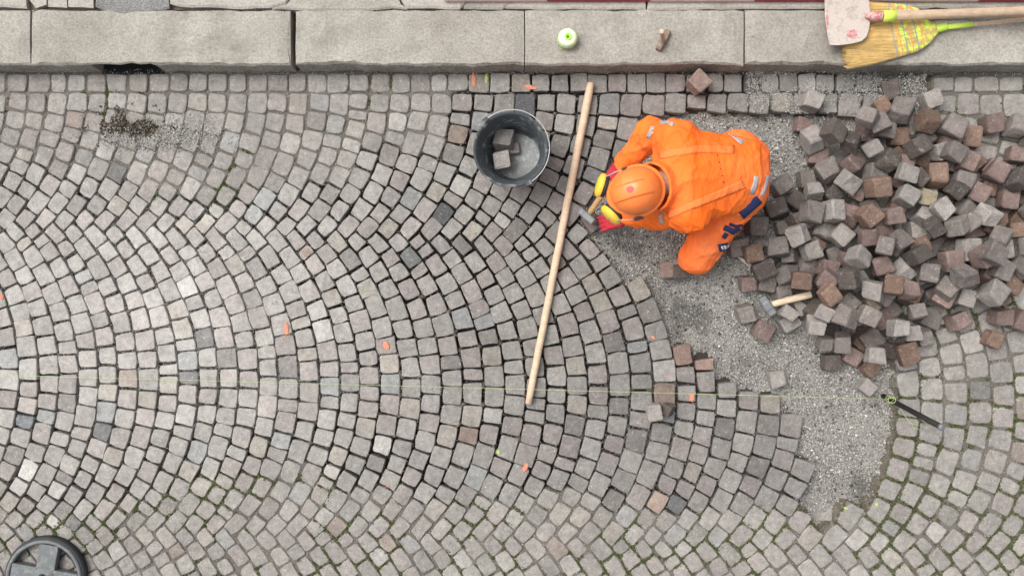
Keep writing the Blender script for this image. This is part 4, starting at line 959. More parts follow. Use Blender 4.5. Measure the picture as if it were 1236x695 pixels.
(2.5809, 0.5499, 0.1775, 0.54, 0.648, 0.477, 0.247, 'd', 13, 1.015, 0.876, '@blackish grey cobblestone in the upper far right of the heap, leftmost'),
(2.4344, -0.0305, 0.1959, 0.894, -0.047, 0.19, 0.403, 'l', 6, 1.043, 0.839, '@dull light grey cobblestone in the lower far right of the heap, leftmost'),
(2.6505, 0.2148, 0.1743, 0.014, 0.999, 0.02, -0.046, 'l', 7, 1.015, 0.972, '@light grey cobblestone in the lower far right of the heap'),
(1.699, 0.272, 0.1192, 0.008, 0.918, 0.396, 0.017, 'l', 15, 1.03, 0.969, '@light grey cobblestone in the central left of the heap, third from left'),
(1.5351, 0.383, 0.1439, 0.764, 0.051, 0.139, 0.629, 'g', 6, 0.989, 0.987, '@mid grey cobblestone in the central left of the heap, leftmost'),
(0.9773, 1.075, 0.0501, 0.921, 0.027, 0.014, 0.389, 'R', 1, 1.028, 1.092, 'reddish loose cobblestone lying turned on the stone row along the kerb'),
(1.6858, 0.045, 0.245, 0.419, -0.077, 0.896, 0.127, 'd', 2, 0.956, 1.069, '@dark grey cobblestone in the lower left of the heap, second from left'),
(2.731, 0.6404, 0.0516, 0.82, 0.112, -0.15, 0.541, 'g', 18, 0.996, 1.194, '@ashen grey cobblestone in the upper far right of the heap'),
(2.0433, 0.1659, 0.2206, 0.707, 0.656, 0.214, 0.154, 'd', 7, 1.023, 0.839, '@blackish grey cobblestone in the lower middle of the heap, second from left'),
(1.4683, 0.2704, 0.1358, 0.895, -0.065, 0.376, 0.231, 'l', 17, 1.071, 0.961, '@light grey cobblestone in the central far left of the heap'),
(1.8173, -0.0137, 0.2223, 0.74, -0.197, -0.241, 0.596, 'l', 13, 1.017, 0.936, '@light grey cobblestone in the lower middle of the heap'),
(1.7002, -0.3915, -0.0159, 0.998, 0.022, 0.025, 0.045, 'd', 5, 0.928, 1.145, 'dark cobblestone standing on edge at the lower foot of the heap'),
(1.5516, 0.1907, 0.1046, 0.029, 0.989, 0.141, -0.036, 'l', 15, 0.967, 0.899, '@dull light grey cobblestone in the lower left of the heap, leftmost'),
(1.8813, 0.0142, 0.2934, 0.625, 0.454, 0.388, 0.503, 'o', 11, 1.1, 0.876, '@dark brown cobblestone in the lower middle of the heap'),
(1.6389, -0.2843, 0.0493, 0.428, 0.599, 0.38, 0.559, 'g', 17, 0.853, 0.979, '@mid grey cobblestone in the bottom left of the heap, leftmost'),
(2.4709, 0.2526, 0.1919, 0.324, 0.833, 0.446, -0.045, 'g', 16, 1.022, 0.969, '@mid grey cobblestone in the central far right of the heap, second from left'),
(1.7332, 0.5438, 0.1177, 0.46, 0.759, 0.294, 0.354, 'l', 21, 1.046, 0.911, '@dull light grey cobblestone in the upper left of the heap, second from left'),
(1.2616, 0.1824, 0.0607, 0.992, 0.024, -0.028, 0.122, 'o', 22, 0.967, 0.9, 'rusty brown cobblestone beside the wooden peg behind the worker'),
(1.6671, -0.1414, 0.2682, -0.238, 0.788, 0.55, -0.143, 'g', 15, 1.072, 1.169, '@ashen grey cobblestone in the bottom left of the heap, second from left'),
(2.0332, 0.9198, 0.0739, 0.811, -0.327, 0.063, 0.482, 'g', 6, 1.096, 0.977, '@mid grey cobblestone in the top middle of the heap, third from left'),
(2.6793, 0.3928, 0.1402, 0.934, -0.005, -0.009, 0.357, 'g', 7, 1.027, 1.145, '@ashen grey cobblestone in the central far right of the heap'),
(1.7272, -0.2835, 0.0674, 0.807, 0.101, 0.555, 0.172, 'g', 15, 1.012, 1.02, '@mid grey cobblestone in the bottom left of the heap, second from left'),
(1.5783, 0.5037, 0.058, 0.868, 0.495, -0.019, 0.027, 'l', 23, 0.866, 0.82, '@dull light grey cobblestone in the upper left of the heap, leftmost'),
(1.7402, -0.1359, 0.3371, 0.822, -0.004, -0.116, 0.558, 'g', 21, 1.02, 1.2, '@ashen grey cobblestone in the bottom middle of the heap, leftmost'),
(2.2337, 0.3108, 0.2335, 0.649, 0.687, 0.325, -0.024, 'g', 20, 0.956, 1.134, '@ashen grey cobblestone in the central right of the heap, leftmost'),
(1.2448, -0.1372, -0.0162, 0.985, 0.031, -0.036, 0.168, 'g', 17, 1.017, 1.188, 'grey cobblestone left of the hammer head on the gravel'),
(2.7507, 0.0762, 0.0415, 0.953, 0.01, 0.035, 0.3, 'r', 22, 1.042, 1.171, '@pale reddish cobblestone in the lower far right of the heap'),
(1.5738, 0.9804, 0.046, 0.826, 0.007, -0.002, 0.563, 'l', 10, 0.952, 1.139, "light grey cobblestone tilted on the stone row at the heap's upper left corner"),
(1.4726, 0.0374, 0.1814, 0.637, -0.52, 0.377, 0.426, 'o', 22, 1.028, 0.867, '@dark brown cobblestone in the lower far left of the heap'),
(2.1727, 0.398, 0.2102, 0.007, 0.943, 0.333, 0.002, 'l', 4, 0.921, 0.994, '@light grey cobblestone in the central right of the heap'),
(1.9923, 0.5785, 0.216, -0.051, 0.789, 0.609, 0.059, 'l', 4, 0.921, 0.885, '@dull light grey cobblestone in the upper middle of the heap'),
(2.077, -0.2347, 0.0886, 0.025, 0.997, 0.027, 0.069, 'l', 19, 0.881, 0.96, '@light grey cobblestone in the bottom middle of the heap, second from left'),
(2.519, 0.8587, 0.0426, -0.01, 0.994, 0.107, -0.007, 'r', 3, 1.06, 0.823, 'reddish cobblestone lying on old paving at the upper right of the heap'),
(1.858, -0.3407, 0.1524, 0.001, 0.745, 0.667, -0.0, 'l', 8, 0.962, 0.952, '@light grey cobblestone in the bottom middle of the heap, leftmost'),
(1.5837, -0.0304, 0.2479, -0.065, 0.932, 0.355, -0.039, 'o', 17, 0.973, 1.194, '@tan brown cobblestone in the lower left of the heap, leftmost'),
(1.7541, 0.1527, 0.1926, 0.426, -0.315, 0.761, 0.373, 'l', 17, 1.077, 0.906, '@dull light grey cobblestone in the lower left of the heap, second from left'),
(2.4756, 0.0938, 0.2079, 0.844, 0.05, -0.044, 0.533, 'g', 16, 0.957, 1.114, '@ashen grey cobblestone in the lower far right of the heap'),
(1.8686, 0.2087, 0.2423, 0.107, 0.761, 0.608, 0.202, 'g', 6, 0.887, 0.982, '@mid grey cobblestone in the lower middle of the heap, second from left')]
for (x, y, z, qw, qx, qy, qz_, c, v, sm, f_, lb) in PILE:
    loose(x, y, z, (qw, qx, qy, qz_), c, v, sm, lb.lstrip('@'), 'loose cobblestones heaped beside the worker' if lb[0] == '@' else None, f_)


# single stones with a place of their own
def qz(a, tx=0.0, ty=0.0): return Euler((tx, ty, a)).to_quaternion()
for (px_, py_, z_, an, tx, ty, c, v, sm, lb) in [
        (790, 497, 0.052, 0.15, 0.06, 0.0, 'l', 3, 0.92, 'light grey loose cobblestone lying on the relaid paving below the string'),
        (807, 494, 0.040, 0.1, 0.5, 0.9, 'd', 8, 0.70, 'small dark split stone leaning against a light cobblestone below the string'),
        (966, 368, -0.018, 0.5, 0.06, 0.05, 'l', 9, 0.93, 'light grey cobblestone under the pale handle of the hammer on the gravel'),
        (944, 352, -0.016, 0.2, 0.05, 0.1, 'g', 13, 0.95, 'grey cobblestone touching the upper side of the hammer handle'),
        (820, 327, -0.008, 0.1, 0.0, 0.1, 'd', 5, 0.86, 'dark cobblestone half hidden under the knee of the worker'),
        (714, 268, -0.016, 0.6, 0.05, -0.05, 'r', 11, 0.96, 'pinkish cobblestone being set at the edge beside the hammer')]:
    p = W(px_, py_, z_); loose(p.x, p.y, p.z, qz(an, tx, ty), c, v, sm, lb)

# ------------------------------------------------------------------ rubber bucket with stones in it
bt = W(623.5, 188, 0.02); rt = W(616, 180.5, 0.285)
axis = (rt - bt); hgt = axis.length; axis.normalize()
Q = Vector((0, 0, 1)).rotation_difference(axis).to_matrix()
bk = tag(empty('bucket', (bt.x, bt.y, 0.0)), 'dark grey rubber mortar bucket with wire handle holding three stones', 'bucket')
BM = Matrix.Translation(bt) @ Q.to_4x4()
sh = MB()
sh.lathe([(0.010, -0.012), (0.128, -0.012), (0.140, -0.002), (0.176, hgt - 0.03), (0.186, hgt - 0.018), (0.187, hgt), (0.180, hgt + 0.003), (0.171, hgt - 0.012), (0.133, 0.010), (0.120, 0.002), (0.010, 0.001)], 56, BM)
sh.build('shell', M_RUBBER, bk, True)
res = MB(); V = []; F = []
nr, na = 7, 36
for i in range(nr + 1):
    for j in range(na):
        th = 2 * math.pi * j / na; r_ = 0.118 * i / nr * (1 + 0.04 * math.sin(3 * th + 1) * (i / nr))
        V.append(BM @ Vector((r_ * math.cos(th), r_ * math.sin(th), 0.006 + 0.006 * math.sin(th * 2 + i) * (i / nr) * 0.5 + (0.004 if i < nr else -0.003))))
for i in range(nr):
    for j in range(na): F.append((i * na + j, (i + 1) * na + j, (i + 1) * na + (j + 1) % na, i * na + (j + 1) % na))
res.add(V, F).build('dried_mortar', M_CEMENT, bk, True)
rimc = bt + axis * (hgt - 0.004)
def rim_pt(px_, py_): 
    d = Vector((px_ - 616, -(py_ - 180.5), 0)).normalized(); d = Q @ d; return rimc + d * 0.189, d
a0 = math.atan2(-(150 - 180.5), 590 - 616); a1 = math.atan2(-(219 - 180.5), 637 - 616)
hp_ = []
for i in range(29):
    t = i / 28; a = a0 + (a1 - a0) * t
    bow = math.sin(math.pi * t)
    hp_.append(rimc + Q @ Vector((math.cos(a), math.sin(a), 0)) * (0.190 + 0.006 * bow) + axis * (0.006 + 0.006 * bow))
hd = MB(); hd.tube(hp_, 0.0032, 8); hd.build('handle', M_WIRE, bk, True)
for a in (a0, a1):
    lg = MB(); lg.box(rimc + Q @ Vector((math.cos(a), math.sin(a), 0)) * 0.190, (0.012, 0.016, 0.020), Q @ Matrix.Rotation(a, 3, 'Z'), 0.004); lg.build('lug', M_RUBBER, bk)
kids_world(bk)
for (px_, py_, z_, an, tx, ty, c, v, sm, lb) in [
        (605.5, 194, 0.105, 0.12, 0.10, -0.12, 'l', 2, 0.90, 'square pale cobblestone in front of the others in the bucket'),
        (609, 169, 0.085, -0.15, -0.25, -0.2, 'l', 7, 1.02, 'dark edged cobblestone at the upper side inside the bucket'),
        (619.5, 179, 0.046, 0.1, 0.1, 0.0, 'l', 15, 0.66, 'small broken stone between two cobblestones in the bucket')]:
    p = W(px_, py_, z_); loose(p.x, p.y, p.z, qz(an, tx, ty), c, v, sm, lb)

# ------------------------------------------------------------------ wooden pole
pa, pb = W(713, 101, 0.026), W(637.5, 487, 0.024)
mp_ = MB(); dv = (pb - pa); nseg = 24; rnd = random.Random(8)
mp_.tube([pa + dv * (i / nseg) + Vector((rnd.gauss(0, 0.0006), rnd.gauss(0, 0.0006), 0)) for i in range(nseg + 1)],
         [0.0185] + [0.0215 - 0.0030 * i / nseg for i in range(1, nseg)] + [0.0170], 14)
pole = mp_.build('wooden_pole', wood_along('pole_wood', (0.60, 0.45, 0.32), dv, 0.65, 0.14), None, True, loc=pa)
tag(pole, 'long pale wooden pole lying across the cobblestones beside the bucket', 'pole')

# ------------------------------------------------------------------ string line and iron stake
s0, s1 = W(-320, 444.5, 0.03), W(1071.5, 481.5, 0.05)
st = tag(empty('string_line', s1), 'taut lime green string stretched across the paving to the iron stake', 'string')
sg = MB(); npt = 40; sg.tube([s0.lerp(s1, i / npt) - Vector((0, 0, 0.010 * math.sin(math.pi * i / npt))) for i in range(npt + 1)], 0.0011, 6); sg.build('line', M_STRING, st, True)
kn = MB(); kc = W(1073, 481.5, 0.05)
kn.tube([kc + Vector((0.017 * math.cos(t), 0.017 * math.sin(t), 0.004 * t - 0.012)) for t in np.linspace(0, 14, 50)], 0.0015, 6); kn.build('knot', M_STRING, st, True)
tl = MB(); tl.tube([W(1071, 481, 0.052), W(1080, 480, 0.03), W(1085, 489, 0.02), W(1090, 498, 0.012), W(1096, 507, 0.010), W(1104, 514, 0.008), W(1099, 511, 0.014), W(1103, 516, 0.006), W(1111, 518, 0.006)], 0.0019, 6); tl.build('loose_end', M_STRING, st, True)
kids_world(st)
k0, k1 = W(1073, 481.5, -0.15), W(1137, 515.5, 0.50); k0 = W(1073, 481.5, 0.0) + (W(1073, 481.5, 0.0) - k1) * 0.3
sk = tag(empty('iron_stake', W(1073, 481.5, 0.0)), 'dark iron stake driven in beside the trench, holding the string', 'stake')
sm_ = MB(); sm_.tube([k0, k0.lerp(k1, 0.5), k1], [0.0135, 0.0135, 0.014], 12); sm_.build('shaft', M_IRON, sk, True)
cp = MB(); dvk = (k1 - k0).normalized(); cp.tube([k1 - dvk * 0.012, k1 - dvk * 0.002, k1 + dvk * 0.004], [0.015, 0.017, 0.0135], 12); cp.build('hammered_head', M_STEEL, sk, True)
kids_world(sk)

# ------------------------------------------------------------------ spool and hammer on the kerb
sp0 = W(684.5, 49.5, KZ)
sp = tag(empty('string_spool', sp0), 'pale lime spool of string standing on the kerb', 'spool')
T = Matrix.Translation(sp0)
wd = MB(); wd.lathe([(0.014, 0.004), (0.040, 0.004), (0.046, 0.010), (0.0475, 0.030), (0.047, 0.052), (0.043, 0.062), (0.034, 0.068), (0.016, 0.067)], 36, T); wd.build('winding', M_SPOOLTOP, sp, True)
co = MB(); co.lathe([(0.009, 0.0), (0.0185, 0.0), (0.0185, 0.0715), (0.016, 0.074), (0.0095, 0.072), (0.009, 0.004), (0.009, 0.0)], 24, T); co.lathe([(0.0, 0.002), (0.0095, 0.002)], 24, T); co.build('core', M_LIME, sp, True)
for q, dz in enumerate((0.020, 0.034, 0.048)):
    tn = MB(); tn.tube([T @ Vector((0.0482 * math.cos(a), 0.0482 * math.sin(a), dz + 0.004 * math.sin(a * 2 + q))) for a in np.linspace(0, 2 * math.pi, 33)], 0.0016, 5, False); tn.build('thread_turn', M_STRING, sp, True)
le = MB(); le.tube([T @ Vector(p) for p in ((-0.045, -0.02, 0.03), (-0.053, -0.024, 0.022), (-0.049, -0.040, 0.012), (-0.037, -0.047, 0.006), (-0.024, -0.046, 0.012))], 0.0019, 6); le.build('loose_end', M_STRING, sp, True)
kids_world(sp)

def hammer(name, label, head_c, head_dir, head_len, head_w, handle_a, handle_b, hr, head_mat, wood_col, tapered=0.0):
    root = tag(empty(name, (head_c.x, head_c.y, head_c.z)), label, 'hammer')
    hd_ = head_dir.normalized(); hx = (handle_b - handle_a).normalized(); hy = hx.cross(hd_).normalized(); hx2 = hd_.cross(hy).normalized()
    Mx = Matrix((hd_, hy, hx2)).transposed()
    bm = bmesh.new()
    st_ = [(-0.5, 0.80, 0.80), (-0.46, 0.94, 0.94), (-0.24, 0.94, 0.94), (-0.17, 1.05, 1.0), (0.17, 1.05, 1.0), (0.24, 0.92, 0.94), (0.46, 0.94 - tapered, 0.94), (0.5, 0.80 - tapered, 0.86)]
    mb = MB(); V = []; F = []
    for (t, sy, sz_) in st_:
        for j in range(12):
            th = 2 * math.pi * (j + 0.5) / 12; c, s = math.cos(th), math.sin(th); c = math.copysign(abs(c) ** 0.45, c); s = math.copysign(abs(s) ** 0.45, s)
            V.append(head_c + Mx @ Vector((t * head_len, c * head_w / 2 * sy, s * head_w / 2 * sz_)))
    m = len(st_)
    for i in range(m - 1):
        for j in range(12): F.append((i * 12 + j, i * 12 + (j + 1) % 12, (i + 1) * 12 + (j + 1) % 12, (i + 1) * 12 + j))
    F += [tuple(range(11, -1, -1)), tuple((m - 1) * 12 + j for j in range(12))]
    mb.add(V, F).build('head', head_mat, root)
    hb = MB(); d = handle_b - handle_a; prof = [(0.0, 0.95), (0.08, 0.95), (0.3, 0.93), (0.6, 0.97), (0.85, 1.02), (0.985, 1.02), (1.0, 0.92)]
    hb.tube([handle_a + d * t for t, _ in prof], [hr * f for _, f in prof], 12, True, 0.85); hb.build('handle', wood_along('handle_wood', wood_col, d), root, True)
    return root
hc = W(800.5, 49, KZ + 0.018)
h1 = hammer('hammer', 'hammer standing on its rusty head on the kerb with handle upright', hc, W(807, 37, KZ + 0.018) - W(794, 61, KZ + 0.018), 0.112, 0.034,
            hc + Vector((0, 0, -0.010)), W(799, 38, KZ + 0.26), 0.013, M_RUST, (0.55, 0.43, 0.32)); kids_world(h1)
hc = W(926.5, 368.5, 0.034)
h2 = hammer('hammer', 'paving hammer with short pale handle lying at the foot of the heap', hc, W(934, 379.5, 0.02) - W(919, 357.5, 0.02), 0.112, 0.050,
            hc - (W(979, 355, 0.10) - hc).normalized() * 0.012, W(979.5, 355, 0.10), 0.0185, M_STEEL, (0.62, 0.50, 0.36)); kids_world(h2)
rp = MB(); d_ = (W(934, 379.5, 0.02) - W(919, 357.5, 0.02)).normalized(); pr = Vector((d_.y, -d_.x, 0)); pr = pr if pr.x > 0 else -pr
wg = MB(); a_, b_ = W(891, 309.5, -0.030), W(915.5, 327.5, -0.016)
wg.tube([a_, a_.lerp(b_, 0.5), b_], [0.006, 0.011, 0.0145], 6, True, 0.5)
tag(wg.build('wooden_peg', wood_along('peg_wood', (0.52, 0.47, 0.40), b_ - a_), None, False, loc=a_), 'pale tapered wooden peg lying on the gravel behind the worker', 'peg')

# ------------------------------------------------------------------ brooms and shovel on the kerb
M_STRAW = wood_along('straw', (0.60, 0.42, 0.17), W(1024, 68) - W(1128, 36), 0.8, 0.35)
M_STRAWD = wood_along('straw_core', (0.36, 0.24, 0.09), W(1024, 68) - W(1128, 36), 0.9, 0.3)
M_LIMEBIND = patch_mat('lime_binding', (0.62, 0.85, 0.10), (0.70, 0.72, 0.25), 90, 0.55, 0.7, 0, 0.3)
M_STITCH_O = plain('stitch_orange', (0.72, 0.30, 0.12), 0.8, 0, 0.15)
M_STITCH_B = plain('stitch_blue', (0.22, 0.33, 0.36), 0.8, 0, 0.15)
M_STRAWPAINT = patch_mat('painted_straw', (0.60, 0.42, 0.19), (0.68, 0.84, 0.13), 34, 0.45, 0.8, 0, 0.5)
M_BROOMSTICK = wood_along('broomstick', (0.47, 0.345, 0.245), (1, 0.05, 0), 0.7, 0.15)
def broom(label, end, neck, hw, handle_end, zc, seed, lime_len):
    """end, neck, handle_end: pixels at kerb height; straw fan, sewn bands, bound neck, stick"""
    rnd = random.Random(seed)
    z0 = KZ + zc
    E, N0, Hh = W(*end, z0), W(*neck, z0), W(*handle_end, z0 + 0.03)
    root = tag(empty('broom', N0), label, 'broom', None)
    ax_ = (N0 - E); Lb = ax_.length; ax_.normalize(); lat = Vector((-ax_.y, ax_.x, 0))
    def halfw(t):   # t 0 at the straw tips, 1 at the neck
        return float(np.interp(t, [0, 0.25, 0.5, 0.75, 0.90, 1.0], [0.92, 1.0, 0.97, 0.92, 0.62, 0.20])) * hw
    def thick(t): return float(np.interp(t, [0, 0.4, 0.7, 0.9, 1.0], [0.016, 0.020, 0.024, 0.026, 0.017]))
    body = MB(); V = []; F = []; ts = [0.05, 0.15, 0.3, 0.45, 0.6, 0.75, 0.85, 0.92, 0.97, 1.0]
    for t in ts:
        for j in range(20):
            th = 2 * math.pi * j / 20; V.append(E + ax_ * Lb * t + lat * halfw(t) * 0.96 * math.cos(th) + Vector((0, 0, thick(t) * 0.88 * math.sin(th))))
    for i in range(len(ts) - 1):
        for j in range(20): F.append((i * 20 + j, i * 20 + (j + 1) % 20, (i + 1) * 20 + (j + 1) % 20, (i + 1) * 20 + j))
    F += [tuple(range(19, -1, -1)), tuple((len(ts) - 1) * 20 + j for j in range(20))]
    body.add(V, F).build('straw_core', M_STRAWD, root, True)
    for nm, ta, tb, mat_, cnt in (('straw_bristles', -0.02, 0.58, M_STRAW, 420), ('painted_straw', 0.52, 0.985, M_STRAWPAINT, 300)):
        sb = MB()
        for q in range(cnt):
            u = rnd.uniform(-1, 1); up = rnd.choice((1, 1, 1, -1)); pts_ = []
            t0_ = ta + (rnd.gauss(0, 0.025) if ta < 0.1 else rnd.uniform(0, 0.02)); wob = rnd.gauss(0, 0.004)
            for t in np.linspace(t0_, tb, 6):
                tc = min(max(t, 0), 1); w_ = halfw(tc) * u
                pts_.append(E + ax_ * Lb * t + lat * (w_ + wob * (1 - tc)) + Vector((0, 0, up * (thick(tc) * math.sqrt(max(0.02, 1 - u * u)) + rnd.gauss(0, 0.0008)))))
            sb.tube(pts_, [0.0014] * 5 + [0.0011], 4, False)
        o = sb.build(nm, mat_, root); o['kind'] = 'stuff'
    for q, t in enumerate((0.50, 0.56, 0.62, 0.68, 0.74, 0.80)):
        bd = MB(); bd.tube([E + ax_ * (Lb * (t + 0.006 * math.sin(th * 3))) + lat * (halfw(t) * 1.0 + 0.002) * math.cos(th) + Vector((0, 0, (thick(t) + 0.003) * math.sin(th))) for th in np.linspace(0, 2 * math.pi, 37)], 0.0022, 6, False)
        bd.build('stitching', M_STITCH_O if q % 2 else M_STITCH_B, root, True)
    nb_ = MB(); pts_ = [N0 - ax_ * 0.012 + ax_ * (0.0046 * i) for i in range(14)]
    nb_.tube(pts_, [0.016 + 0.0030 * (i % 2) + 0.004 * (1 - i / 13) for i in range(14)], 14); nb_.build('neck_binding', M_LIMEBIND, root, True)
    hs_ = N0 + ax_ * 0.03; dh = (Hh - hs_)
    ls = MB(); ls.tube([hs_, hs_ + dh.normalized() * lime_len], [0.0132, 0.0122], 12); ls.build('painted_stick', M_LIMEBIND, root, True)
    hs2 = MB(); hs2.tube([hs_ + dh * 0.02, hs_ + dh * 0.5, Hh], [0.0112, 0.0110, 0.0108], 12); hs2.build('stick', M_BROOMSTICK, root, True)
    kids_world(root); return root
broom('straw broom with lime painted neck lying on the kerb in front of the shovel', (1022, 60), (1131, 35), 0.098, (1420, 6), 0.030, 1, 0.15)
broom('straw broom half hidden beneath the shovel and its handle', (1026, 16), (1114, 19), 0.055, (1420, 18), 0.022, 2, 0.05)

M_BLADE = patch_mat('whitened_blade', (0.50, 0.435, 0.385), (0.40, 0.335, 0.29), 26, 0.50, 0.75, 0, 0.3)
M_PINK = patch_mat('red_splash', (0.50, 0.14, 0.16), (0.50, 0.38, 0.34), 60, 0.46, 0.7, 0, 0.2)
zs = KZ + 0.075
sv0 = W(1052, 19, zs)
sv = tag(empty('shovel', sv0), 'shovel with whitish worn blade lying over the brooms on the kerb', 'shovel')
outl = [(997, -17), (995.5, 0), (996, 20), (998.5, 40), (1001.5, 54.5), (1012, 55), (1028, 53), (1040, 50), (1046, 45), (1049, 36), (1050.5, 26), (1051, 19), (1050.5, 11), (1049, 1), (1045, -8), (1038, -14), (1020, -17)]
cxp, cyp = 1024.0, 19.0
V = []; F = []; n = len(outl); rings = [1.0, 0.97, 0.8, 0.55, 0.3]
def bz(u): return zs + 0.020 * u * u - 0.014 + 0.012
for s_ in rings:
    for (a, b) in outl:
        x_, y_ = cxp + (a - cxp) * s_, cyp + (b - cyp) * s_; V.append(W(x_, y_, bz((y_ - cyp) / 36.0)))
V.append(W(cxp, cyp, bz(0))); off = len(V)
for v in list(V): V.append(v - Vector((0, 0, 0.0035)))
for r_ in range(len(rings) - 1):
    for i in range(n): F.append((r_ * n + i, r_ * n + (i + 1) % n, (r_ + 1) * n + (i + 1) % n, (r_ + 1) * n + i))
for i in range(n): F.append(((len(rings) - 1) * n + i, (len(rings) - 1) * n + (i + 1) % n, off - 1))
F += [tuple(k + off for k in f[::-1]) for f in F] + [(i, off + i, off + (i + 1) % n, (i + 1) % n) for i in range(n)]
bl = obj('blade', V, F, M_BLADE, sv, True)
for q, (a, b, w_, h_) in enumerate([(1029, 41, 14, 12), (998.5, 25, 3.5, 26)]):
    rnd = random.Random(60 + q); pts_ = []
    for i in range(16):
        th = 2 * math.pi * i / 16; f = rnd.uniform(0.65, 1.1); x_, y_ = a + w_ / 2 * f * math.cos(th), b + h_ / 2 * f * math.sin(th)
        pts_.append(W(x_, y_, bz((y_ - cyp) / 36.0) + 0.0018))
    V2 = pts_ + [p - Vector((0, 0, 0.002)) for p in pts_]
    obj('red_paint', V2, [tuple(range(15, -1, -1))] + [(i, (i + 1) % 16, 16 + (i + 1) % 16, 16 + i) for i in range(16)], M_PINK, sv)
sk_ = MB(); sk_.tube([W(1044, 19.5, zs + 0.006), W(1049, 19.7, zs + 0.014), W(1055, 20, zs + 0.022), W(1066, 20, zs + 0.026)], [0.008, 0.017, 0.024, 0.026], 14); sk_.build('socket', M_PINK, sv, True)
lb_ = MB(); lb_.tube([W(1065, 20, zs + 0.026), W(1080, 19.4, zs + 0.027)], [0.0262, 0.0262], 14); lb_.build('painted_collar', M_LIMEBIND, sv, True)
sh_ = MB(); sh_.tube([W(1062, 20, zs + 0.026), W(1150, 17, zs + 0.034), W(1300, 11, zs + 0.045), W(1450, 6, zs + 0.055)], [0.0245, 0.0235, 0.022, 0.021], 14)
sh_.build('handle', M_BROOMSTICK, sv, True); kids_world(sv)

# ------------------------------------------------------------------ ring shaped sign base in the corner
M_CAST = patch_mat('grey_cast_metal', (0.13, 0.143, 0.145), (0.20, 0.21, 0.205), 22, 0.5, 0.6, 0.1, 0.25)
M_CASTD = patch_mat('black_rubber_rim', (0.035, 0.038, 0.04), (0.07, 0.072, 0.073), 40, 0.55, 0.7, 0, 0.3)
c0 = W(52, 697.5, 0.05)
rb = tag(empty('sign_stand_base', (c0.x, c0.y, 0.0)), 'round grey metal stand base with cross spokes in the corner', 'stand base')
T = Matrix.Translation((c0.x, c0.y, 0.0))
rg_ = MB(); rg_.lathe([(0.178, 0.010), (0.198, 0.010), (0.200, 0.046), (0.196, 0.052), (0.184, 0.052), (0.180, 0.046)], 64, T, True); rg_.build('ring', M_CAST, rb, True)
rr_ = MB(); rr_.lathe([(0.190, 0.004), (0.2125, 0.004), (0.2135, 0.030), (0.208, 0.042), (0.2015, 0.043)], 64, T); rr_.build('rim', M_CASTD, rb, True)
for q in range(4):
    a = math.radians(80 + 90 * q); sp_ = MB()
    sp_.box(T @ Vector((0.109 * math.cos(a), 0.109 * math.sin(a), 0.031)), (0.066, 0.050, 0.0185), Matrix.Rotation(a, 3, 'Z'), 0.004); sp_.build('spoke', M_CAST, rb)
hb_ = MB(); hb_.lathe([(0.0, 0.012), (0.058, 0.012), (0.060, 0.046), (0.056, 0.052), (0.034, 0.053), (0.030, 0.056), (0.024, 0.056), (0.023, 0.020), (0.0, 0.020)], 32, T); hb_.build('socket', M_CAST, rb, True)
kids_world(rb)

# ------------------------------------------------------------------ barrier board on the sidewalk at the top edge
M_BRED = plain('barrier_red', (0.30, 0.045, 0.045), 0.5, 0, 0.12); M_BWHITE = plain('barrier_white', (0.66, 0.52, 0.50), 0.5, 0, 0.1)
bb0 = W(536, 0.6, KZ + 0.03)
bb = tag(empty('barrier_board', bb0), 'red and white barrier board lying along the top edge', 'barrier')
xs_ = [536, 661, 785, 912, 1048, 1183, 1320]
for q in range(6):
    a, b = W(xs_[q] + 0.4, 0.6, KZ + 0.028), W(xs_[q + 1] - 0.4, 0.6, KZ + 0.028)
    m_ = MB(); m_.box(((a.x + b.x) / 2, a.y + 0.10, KZ + 0.016), ((b.x - a.x) / 2, 0.10, 0.0125), None, 0.003)
    m_.build('red_panel' if q % 2 else 'white_panel', M_BRED if q % 2 else M_BWHITE, bb)
kids_world(bb)

# ------------------------------------------------------------------ the worker
def rcone(P, a, b, ra, rb):
    a = np.array(a, float); b = np.array(b, float); ba = b - a; l2 = ba @ ba
    t = np.clip(((P - a) @ ba) / l2, 0, 1)
    return np.linalg.norm(P - a - t[..., None] * ba, axis=-1) - (ra + (rb - ra) * t)
def ellip(P, c, r, M=None):
    q = P - np.array(c, float)
    if M is not None: q = q @ np.array(M)          # columns of M = axes
    k = np.linalg.norm(q / np.array(r), axis=-1)
    return (k - 1) * min(r)
def rbox(P, c, h, rad, M=None):
    q = P - np.array(c, float)
    if M is not None: q = q @ np.array(M)
    d = np.abs(q) - np.array(h) + rad
    return np.linalg.norm(np.maximum(d, 0), axis=-1) + np.minimum(d.max(-1), 0) - rad
def smin(a, b, k):
    h = np.clip(0.5 + 0.5 * (b - a) / k, 0, 1); return b + (a - b) * h - k * h * (1 - h)
def sunion(P, prims, k):
    d = None
    for p in prims:
        e = rcone(P, *p[1:]) if p[0] == 'c' else (ellip(P, *p[1:]) if p[0] == 'e' else rbox(P, *p[1:]))
        d = e if d is None else smin(d, e, k)
    return d
